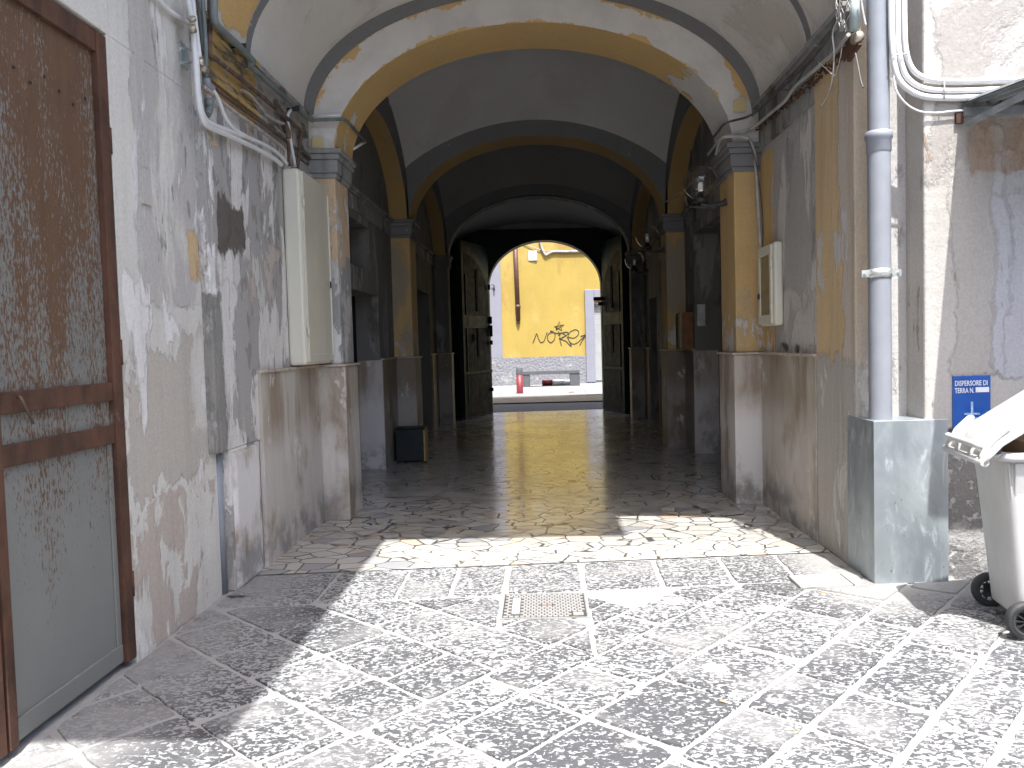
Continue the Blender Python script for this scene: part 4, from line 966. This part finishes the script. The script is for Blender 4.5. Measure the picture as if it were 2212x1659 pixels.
# canopy
cn = empty('canopy', 'grey corrugated canopy jutting from the sunlit facade at the right edge', 'canopy', (3.2, 5.2, 3.0))
b = MB(); vs = []; ncx = 72
Y_A, Y_B = 5.35, 4.29; ZA, ZB = 3.03, 2.93
for i in range(ncx + 1):
    x = 2.655 + i * .02; dz = .014 * (1 if (i // 2) % 2 else -1)
    vs += [(x, Y_A, ZA + dz), (x, Y_B, ZB + dz)]
b.add(vs, [(2 * i, 2 * i + 1, 2 * i + 3, 2 * i + 2) for i in range(ncx)]); vs2 = [(x, y, z + .006) for x, y, z in vs]; b.add(vs2, [(2 * i, 2 * i + 2, 2 * i + 3, 2 * i + 1) for i in range(ncx)])
b.build('sheet', 'canopy', cn, fix=False)
b = MB(); b.box(2.66, 4.1, 5.31, 5.355, 2.94, 2.99); b.box(2.66, 4.1, 4.29, 4.33, 2.84, 2.89); b.box(2.66, 2.69, 4.33, 5.31, 2.87, 2.90); b.build('batten', 'canopy', cn)
b = MB(); b.box(2.62, 2.665, 5.335, 5.36, 2.90, 2.97); b.build('rusty_fixing', 'rust', cn)
# blue sign
bs = empty('safety_sign', 'blue sign reading DISPERSORE DI TERRA N. on the facade beside the metal box', 'sign', (2.7, 5.2, .9))
SX0, SX1, SZ0, SZ1 = 2.60, 2.835, .90, 1.32
b = MB(); b.box(SX0, SX1, 5.348, 5.359, SZ0, SZ1); b.build('plate', 'blue', bs, bevel=.002)
def text(s, x, z, size, parent, y=5.345, mat='signwhite', name='lettering', sx=1.0):
    cu = bpy.data.curves.new(name, 'FONT'); cu.body = s; cu.size = size; cu.extrude = .0008; cu.resolution_u = 3
    cu.offset = .0006
    o = bpy.data.objects.new(name, cu); col.objects.link(o); bpy.context.view_layer.update()
    me = bpy.data.meshes.new_from_object(o.evaluated_get(bpy.context.evaluated_depsgraph_get())); col.objects.unlink(o); bpy.data.objects.remove(o)
    me.transform(Matrix.Translation((x, y, z)) @ Matrix.Rotation(math.pi / 2, 4, 'X') @ Matrix.Diagonal((sx, 1, 1, 1)))
    me.materials.clear(); me.materials.append(MT[mat]); q = bpy.data.objects.new(name, me); col.objects.link(q)
    if parent: q.parent = parent; q.matrix_parent_inverse = Matrix.Translation(-parent.location)
    return q
text('DISPERSORE DI', SX0 + .01, SZ1 - .062, .046, bs, sx=.665); text('TERRA N.', SX0 + .01, SZ1 - .108, .046, bs, sx=.62)
b = MB(); b.box(SX0 + .14, SX1 - .012, 5.343, 5.347, SZ1 - .106, SZ1 - .074); b.build('number_box', 'signwhite', bs)
MT['fadedwhite'] = simple('faded print', (0.30, 0.44, 0.66), .6, var=.4, scale=30)
b = MB(); cx = (SX0 + SX1) / 2
b.box(cx - .008, cx + .006, 5.343, 5.347, SZ0 + .185, SZ0 + .255)
for k, hw in enumerate((.048, .034, .020)): b.box(cx - hw, cx + hw, 5.343, 5.347, SZ0 + .172 - k * .03, SZ0 + .184 - k * .03)
b.build('earth_symbol', 'fadedwhite', bs); text('DAL', cx - .012, SZ0 + .062, .022, bs, mat='fadedwhite', sx=.8)
b = MB(); b.box(SX0 + .01, SX0 + .035, 5.343, 5.347, SZ0 + .06, SZ0 + .10); b.build('sticker', 'fadedwhite', bs)
b = MB(); b.cyl(ony(2165, 5, 5.2), ony(2165, 5, 5.2) + Vector((0, -.05, 0)), .05, 12); b.box(3.12, 3.22, 5.14, 5.21, 3.72, 3.80)

# ------------------------------------------------------------------ wheelie bin
bn = empty('wheelie_bin', 'translucent white two-wheeled rubbish bin with its lid propped open', 'bin', (2.75, 4.6, 0))
def binbox(b, ztop, zbot, top, bot, n=1):
    pass
# body: tapered, open top; axle side faces -X
T = [(2.42, 4.36), (3.04, 4.36), (3.04, 4.84), (2.42, 4.84)]; Bm = [(2.505, 4.40), (3.0, 4.40), (3.0, 4.80), (2.505, 4.80)]
b = MB(); rr = .05; lv = []
def rrect(P, r, k=5):
    out = []
    x0, x1 = min(p[0] for p in P), max(p[0] for p in P); y0, y1 = min(p[1] for p in P), max(p[1] for p in P)
    for cx_, cy_, a0 in ((x0 + r, y0 + r, math.pi), (x1 - r, y0 + r, 1.5 * math.pi), (x1 - r, y1 - r, 0), (x0 + r, y1 - r, .5 * math.pi)):
        for i in range(k + 1): t = a0 + math.pi / 2 * i / k; out.append((cx_ + r * math.cos(t), cy_ + r * math.sin(t)))
    return out
RT, RB = rrect(T, rr), rrect(Bm, rr); zs_ = [.09, .10, .50, .90, .955]; n = len(RT)
for z in zs_:
    t = (z - .09) / (.955 - .09)
    for p, q in zip(RB, RT): lv.append((p[0] + (q[0] - p[0]) * t, p[1] + (q[1] - p[1]) * t, z))
fs = [(j * n + i, j * n + (i + 1) % n, (j + 1) * n + (i + 1) % n, (j + 1) * n + i) for j in range(len(zs_) - 1) for i in range(n)] + [tuple(range(n))[::-1]]
b.add(lv, fs, 0, True)
bo = b.build('body', 'binp', bn); so_ = bo.modifiers.new('wall', 'SOLIDIFY'); so_.thickness = .006
b = MB()                                              # rim flange
ro = rrect([(2.385, 4.32), (3.08, 4.32), (3.08, 4.88), (2.385, 4.88)], .07); ri = RT; zz = [(ro, .925), (ro, .965), (ri, .972), (ri, .93)]
vs = []; 
for c_, z in zz: vs += [(p[0], p[1], z) for p in c_]
b.add(vs, [(j * n + i, j * n + (i + 1) % n, ((j + 1) % 4) * n + (i + 1) % n, ((j + 1) % 4) * n + i) for j in range(4) for i in range(n)], 0, True); b.build('rim', 'binp', bn)
b = MB(); b.prism([(2.46, 4.338, .92), (2.53, 4.338, .92), (2.53, 4.372, .74), (2.47, 4.372, .74)], (0, .02, 0)); b.prism([(2.445, 4.36, .92), (2.445, 4.84, .92), (2.49, 4.80, .55), (2.49, 4.40, .55)], (-.012, 0, 0)); b.build('rib', 'binp', bn, bevel=.006)
# handle bar and hinge lugs on the -X side
b = MB(); b.tube([(2.39, 4.36, .955), (2.32, 4.37, 1.0), (2.29, 4.40, 1.01), (2.29, 4.60, 1.01), (2.29, 4.80, 1.01), (2.32, 4.83, 1.0), (2.39, 4.84, .955)], .018, 12)
for y in (4.50, 4.70): b.tube([(2.40, y, .95), (2.33, y, .98), (2.30, y, 1.005)], .017, 10)
b.build('handle', 'binp', bn)
b = MB()
for y in (4.33, 4.485): b.cyl((2.37, y - .012, .985), (2.37, y + .012, .985), .018, 12)
b.build('hinge_pin', 'rubber', bn)
b = MB(); ang = math.radians(33); 
def LD(u, v, h=0): return (2.35 + u * math.cos(ang) - h * math.sin(ang), 4.30 + v, .995 + u * math.sin(ang) + h * math.cos(ang))
NU, NV = 14, 10; vs = []
for i in range(NU + 1):
    for j in range(NV + 1):
        u, v = i / NU, j / NV; h = .055 * (1 - (2 * v - 1) ** 4) * min(1, 6 * u + .1) * min(1, 6 * (1 - u) + .1) + (.02 if .35 < v < .65 else 0) * min(1, 6 * u)
        vs.append(LD(u * .84 - .08, v * .60, h - .03 * max(0, 1 - 7 * u)))
b.add(vs, [(i * (NV + 1) + j, (i + 1) * (NV + 1) + j, (i + 1) * (NV + 1) + j + 1, i * (NV + 1) + j + 1) for i in range(NU) for j in range(NV)], 0, True)
ld = b.build('lid', 'binp', bn, fix=False); sm_ = ld.modifiers.new('wall', 'SOLIDIFY'); sm_.thickness = .008
b = MB()
for v in (.05, .20, .38, .54): b.tube([LD(-.07, v, -.02), LD(.02, v, .03), LD(.14, v, .055)], [.018] * 5 + [.022] * 5 + [.010], 10)
b.tube([LD(-.075, .01, -.032), LD(-.075, .59, -.032)], .022, 10); b.build('lid_arm', 'binp', bn)
def wheel(cx_, cy_, cz_, sd):
    b = MB(); prof = [(.062, -.022), (.070, -.024), (.088, -.026), (.097, -.020), (.100, 0), (.097, .020), (.088, .026), (.070, .024), (.062, .022)]
    b.lathe((cx_, cy_, cz_), [(r, h) for r, h in prof], 40, axis='Y')
    for q in (.072, .078, .084): b.tube([(cx_ + q * math.cos(t), cy_ + sd * .0255, cz_ + q * math.sin(t)) for t in [k * math.pi / 16 for k in range(33)]], .0013, 4, smoothpath=False)
    wo = b.build('wheel', 'rubber', bn, fix=False)
    b = MB(); b.lathe((cx_, cy_, cz_), [(.060, -.02), (.064, -.02), (.064, .02), (.060, .02), (.060, -.02)], 32, axis='Y'); b.cyl((cx_, cy_ - .024, cz_), (cx_, cy_ + .024, cz_), .015, 16)
    for k in range(10):
        t = k * math.pi / 5; d = Vector((math.cos(t), 0, math.sin(t))); q = Vector((-math.sin(t), 0, math.cos(t)))
        b.obox(Vector((cx_, cy_ + sd * .010, cz_)) + d * .037, d, q, (0, 1, 0), .026, .0035, .010)
    b.obox((cx_, cy_ - sd * .012, cz_), (1, 0, 0), (0, 0, 1), (0, 1, 0), .04, .04, .002)
    b.build('hub', 'black', wo)
wheel(2.515, 4.345, .10, -1); wheel(2.545, 4.895, .10, 1)
b = MB(); b.cyl((2.515, 4.36, .10), (2.545, 4.88, .10), .012, 10); b.build('axle', 'black', bn)
b = MB(); b.obox((2.82, 4.66, 1.0), Vector((1, .1, .28)).normalized(), (0, 1, 0), Vector((-.28, 0, 1)).normalized(), .30, .22, .10)
cbx = b.build('cardboard_box', 'card', bevel=.003); tag(cbx, 'brown cardboard box sticking out under the raised bin lid', 'box')
b = MB(); b.obox((2.62, 4.52, .55), (1, 0, 0), (0, 1, 0), (0, 0, 1), .05, .05, .2)


for o_ in bpy.data.objects:
    if o_ is bn: o_.location.y -= .07; o_.location.x -= .02; o_.rotation_euler.z = -.13
cbx.location.y -= .045

# ------------------------------------------------------------------ covers and litter on the ground
c_ = onz(518, 1292, -.002); b = MB(); rh = random.Random(2)
pp = [(c_.x - .02 + .07 * math.cos(t) * rh.uniform(.4, 1.2), c_.y + .035 * math.sin(t) * rh.uniform(.4, 1.2), .0088) for t in [k * math.pi / 9 for k in range(18)]]
b.add(pp, [tuple(range(18))]); tag(b.build('drain_gap', 'irondark', fix=False), 'dark broken gap in the paving at the foot of the left wall groove', 'drain gap')
mh = empty('manhole_cover', 'pale rectangular chequered manhole cover in the middle of the paving', 'manhole cover', (-.02, 5, 0))
b = MB(); b.box(-.275, .225, 4.775, 5.225, -.02, .000); b.build('plate', 'irondark', mh)
b = MB(); nx, ny = 15, 15; W_, H_ = .49, .44
def free(x, y): return not (-.236 < x < -.158 and 4.82 < y < 5.17) and not (.13 < x < .22 and 4.79 < y < 4.87) and not (-.055 < x < .035 and 4.985 < y < 5.015)
for j in range(ny):
    for i in range(nx + j % 2):
        x = -.27 + (i + .5 - .5 * (j % 2)) * W_ / nx; y = 4.78 + (j + .5) * H_ / ny
        if free(x, y) and -.268 < x < .218: b.box(x - .0125, x + .0125, y - .0085, y + .0085, 0, .0045)
b.box(-.222, -.172, 4.84, 5.15, 0, .005); b.box(.145, .205, 4.805, 4.855, 0, .005)
for x0, x1, y0, y1 in ((-.29, -.279, 4.76, 5.24), (.229, .24, 4.76, 5.24), (-.279, .229, 4.76, 4.769), (-.279, .229, 5.231, 5.24)): b.box(x0, x1, y0, y1, -.01, .004)
b.build('chequer_tread', 'ironcover', mh)
MT['label_rust'] = simple('rusty maker plate', (0.20, 0.13, 0.11), .8)
b = MB(); b.box(-.043, .023, 4.992, 5.008, 0, .004); b.build('name_plate', 'label_rust', mh)
b = MB(); c0 = onz(1790, 1272); b.box(c0.x - .17, c0.x + .17, c0.y - .13, c0.y + .13, .0, .012, shear=.09); tag(b.build('inspection_cover', 'mortar', bevel=.003), 'small plain stone inspection cover near the metal pipe guard', 'cover')
b = MB(); b.box(c0.x - .182, c0.x - .172, c0.y - .13, c0.y + .13, -.0, .0085, shear=.09); b.box(c0.x + .172, c0.x + .182, c0.y - .13, c0.y + .13, .0, .0085, shear=.09); o = b.build('cover_joint', 'irondark', None); tag(o, 'dark gaps either side of the small stone cover', 'joint')
for (px_, py_, a, lab) in ((1562, 1515, -.4, 'cigarette end in the joint in the middle right of the paving'), (1778, 1279, .2, 'cigarette end lying on the small stone cover')):
    c_ = onz(px_, py_, .012); d = Vector((math.cos(a), math.sin(a), 0)); b = MB(); b.cyl(c_ - d * .014, c_ + d * .012, .004, 8); tag(b.build('cigarette_end', 'butt'), lab, 'cigarette end')
for px_, py_, lab in ((1710, 1838, 0), (1240, 1335, 'tiny dry weed at the corner of the manhole cover'), (1720, 1584, 'small dry weed in a joint at the lower right')):
    if not lab: continue
    c_ = onz(px_, py_); b = MB(); r_ = random.Random(px_)
    for k in range(14):
        a = r_.uniform(0, 6.28); L = r_.uniform(.01, .028); d = Vector((math.cos(a), math.sin(a), .6)) * L; s0 = Vector((-d.y, d.x, 0)).normalized() * .002
        b.add([c_ - s0, c_ + s0, c_ + d], [(0, 1, 2)])
    tag(b.build('weed', 'weed', fix=False), lab, 'weed')

# ------------------------------------------------------------------ things inside the passage
gb = empty('planter_box', 'dark green low box standing against the left wall of the passage', 'box', (-1.85, 11.5, 0))
b = MB(); b.box(-2.04, -1.665, 11.30, 11.62, .03, .47); b.build('body', 'greenpanel', gb, bevel=.006)
b = MB(); b.box(-2.05, -1.645, 11.29, 11.63, .47, .49); b.build('lid', 'gateg', gb, bevel=.003)
b = MB(); b.box(-1.664, -1.640, 11.33, 11.60, .02, .46); b.build('side_board', 'arch_ochre', gb)
lb = empty('letter_box', 'brown wooden letter box on the right ledge beside the second pilaster', 'letter box', (2.05, 11.9, 1.46))
b = MB(); b.box(1.975, 2.125, 11.50, 12.06, 1.465, 1.98); b.build('body', 'wood_brown', lb, shear=SH, bevel=.004)
b = MB(); b.box(1.965, 1.974, 11.52, 12.04, 1.48, 1.965); b.build('front', 'wood_shaded', lb, shear=SH)
b = MB(); b.box(2.16, 2.27, 11.37, 11.395, 1.78, 2.08, 0); o = b.build('notice', 'marble', shear=SH); tag(o, 'small grey notice plate on the right doorway reveal', 'notice')
b = MB(); b.box(-2.095, -2.06, 12.75, 12.80, 1.22, 1.38); o = b.build('switch', 'signwhite', shear=SH); tag(o, 'little white switch on the dado past the second left pilaster', 'switch')
MT['redsign'] = simple('red orange sticker', (0.42, 0.09, 0.02), .5)
b = MB(); b.box(2.08, 2.125, 14.2, 14.32, 2.98, 3.2); o = b.build('alarm_box', 'redsign', shear=SH); tag(o, 'tiny red and orange box high on the right wall in the dark', 'alarm')
for p, yy, lab in (((687, 310), 7.775, 'ochre square junction plate at the left foot of the first arch'), ((1598, 229), 7.775, 'ochre square junction plate at the right foot of the first arch')):
    c_ = ony(*p, yy, SH); b = MB(); b.box(c_.x - .055, c_.x + .055, c_.y - .01, c_.y + .008, c_.z - .055, c_.z + .055)
    for dx in (-.045, .045):
        for dz in (-.045, .045): b.cyl((c_.x + dx, c_.y - .013, c_.z + dz), (c_.x + dx, c_.y - .009, c_.z + dz), .004, 6)
    tag(b.build('junction_plate', 'yplate', bevel=.002), lab, 'junction plate', 'junction plates on the first arch')
b = MB(); b.tube([onx(1500, 255, 2.12), onx(1492, 300, 2.12), onx(1494, 370, 2.12)], .01, 8); tag(b.build('cable', 'darkcable'), 'dark cable down the lunette above the nearest globe lamp', 'cable')
conduit('cable', [onx(1420, 442, 1.80), onx(1445, 432, 1.86), onx(1470, 420, 1.9), onx(1492, 395, 2.0)], .01, 'palepipe', 'thin cable over the capital of the second right pilaster')
conduit('conduit', [onx(1482, 425, 2.08), onx(1484, 442, 2.08), onx(1495, 447, 2.08), onx(1545, 447, 2.08)], .016, 'greycable', 'grey conduit bend under the nearest globe lamp', 'conduit')

# ------------------------------------------------------------------ across the street
WK = .10; WY = 31.9
yb = empty('yellow_building', 'sunlit yellow building with a rough grey base across the street', 'building', (0, 32, 0))
def wl(px_, py_, d=0): return ony(px_, py_, WY - d, WK)
def wx(px_, py_=700): return wl(px_, py_).x
b = MB(); b.box(-14, 1.72, WY, WY + .5, 0, 12, shear=WK); b.box(1.722, 14, WY, WY + .5, 3.4, 12, shear=WK); b.box(4.5, 14, WY, WY + .5, 0, 3.4, shear=WK); b.build('wall', 'ywall', yb)
b = MB(); b.box(-1.49, 1.70, WY - .04, WY - .003, .0, 1.09, shear=WK); b.box(-14, -1.49, WY - .04, WY - .003, .0, 1.085, shear=WK); b.build('rough_base', 'rbase', yb)
b = MB(); b.box(-3.2, -1.50, WY - .03, WY - .004, 1.09, 12, shear=WK); b.build('corner_strip', 'lilac', yb)
b = MB(); b.box(1.70, 2.05, WY - .09, WY + .4, .05, 3.62, shear=WK); b.box(2.05, 4.6, WY - .09, WY + .4, 3.20, 3.62, shear=WK); b.build('door_surround', 'lilac', yb, bevel=.02)
b = MB()
for i in range(30): b.box(2.05, 4.5, WY + .10, WY + .13, .12 + i * .098, .12 + i * .098 + .088, shear=WK)
b.box(2.05, 4.5, WY + .14, WY + .2, 0, 3.2, shear=WK); b.build('roller_shutter', 'shutter', yb)
b = MB(); b.box(2.05, 4.5, WY - .05, WY + .3, 3.05, 3.2, shear=WK); b.build('shutter_box', 'rustpipe', yb)
def c6(x, y): return (1300 + x * 650 / 1659) * .72, (650 + y * 650 / 1659) * .72
P0, P1 = wl(*c6(622, 100), .06), wl(*c6(651, 795), .06)
b = MB(); b.cyl(P1, P0, .085, 16); b.cyl(P1 + Vector((0, 0, -.12)), P1, .06, 16); b.cyl(P1 + Vector((0, 0, .45)), P1 + Vector((0, 0, .60)), .10, 16); b.build('brown_downpipe', 'brownpipe', yb)
b = MB(); q0, q1 = wl(*c6(727, 262)), wl(*c6(795, 335)); b.box(q0.x, q1.x, q0.y - .03, q0.y - .004, q1.z, q0.z); b.build('plaque', 'marble', yb)
b = MB(); b.tube([wl(*c6(*p), .05) for p in ((815, 150), (820, 200), (835, 250), (858, 292), (880, 285), (920, 268), (1000, 268), (1100, 266), (1250, 262))], .05, 8); b.tube([wl(*c6(*p), .05) for p in ((660, 180), (740, 225), (830, 255), (900, 262))], .015, 6)
b.build('cable_bundle', 'palepipe', yb)
b = MB(); b.cyl(wl(*c6(464, 525), .1), wl(*c6(466, 566), .1), .03, 8); b.cyl(wl(*c6(445, 518), .1), wl(*c6(466, 525), .1), .015, 6); b.build('wall_hook', 'darkrod', yb)
def c7(x, y): return (1430 + x * 440 / 1304) * .72, (700 + y * 560 / 1659) * .72
gr_ = MB()
strokes = [[(500, 975), (520, 925), (535, 890), (548, 930), (570, 968), (600, 955), (618, 905), (628, 880)],
    [(680, 880), (650, 885), (630, 915), (635, 950), (660, 970), (690, 945), (698, 900), (680, 872), (655, 868), (700, 885), (745, 885), (800, 875)],
    [(728, 870), (738, 900), (742, 950), (755, 998)], [(725, 905), (770, 880), (812, 880), (800, 905), (755, 930), (735, 935), (790, 955), (820, 985), (842, 1003), (825, 960), (805, 920)],
    [(815, 920), (860, 930), (900, 905), (905, 870), (880, 855), (840, 870), (815, 905), (820, 950), (850, 982), (890, 975), (925, 945), (968, 903), (925, 915), (968, 903), (955, 930), (935, 960), (918, 995)],
    [(750, 880), (790, 905), (760, 925)],
    [(706, 857), (735, 783), (758, 862), (692, 828), (776, 812), (706, 857)]]
for st_ in strokes: gr_.tube([wl(*c7(*p), .006) for p in st_], .0155, 5, smoothpath=(st_ is not strokes[-1]))
gro = gr_.build('graffiti', 'ink', yb)
# bench and bollard
bd = empty('bollard', 'red bollard with a dark grey top on the far pavement', 'bollard', (-.72, 26.5, 0))
bp = Vector((-.735, 26.5, .02)); b = MB(); b.lathe(bp, [(.105, 0), (.105, .60), (.001, .60)], 24); b.build('post', 'red', bd)
b = MB(); b.lathe(bp, [(.107, .60), (.107, .82), (.095, .835), (.001, .835)], 24); b.build('cap', 'benchm', bd)
be = empty('bench', 'long low dark grey stone bench in front of the yellow wall', 'bench', (.35, 30.5, 0))
b = MB(); b.box(-.90, 1.36, 30.28, 30.8, .47, .60, shear=0); b.build('seat', 'benchm', be, bevel=.01)
for x0, x1 in ((-.86, -.46), (1.0, 1.36)):
    b = MB(); b.box(x0, x1, 30.3, 30.78, .02, .47); b.build('leg', 'benchm', be, bevel=.008)
ro_ = empty('fallen_bollard', 'broken red and white striped post lying under the bench', 'post', (.4, 30.9, 0))
b = MB(); b.cyl((-.02, 31.0, .13), (.36, 31.0, .13), .105, 18); b.build('red_section', 'red', ro_)
b = MB(); b.cyl((.365, 31.0, .125), (.80, 31.02, .125), .105, 18); b.cyl((.80, 31.02, .12), (1.1, 31.05, .12), .09, 18); b.build('white_section', 'signwhite', ro_)
b = MB(); c_ = onz(1136 + 0, 848); c_ = onz(*c6(1058, 1345), .025); b.obox(c_, (1, .2, 0), (-.2, 1, 0), (0, 0, 1), .08, .05, .01); tag(b.build('litter', 'red'), 'red scrap of litter on the far pavement', 'litter')
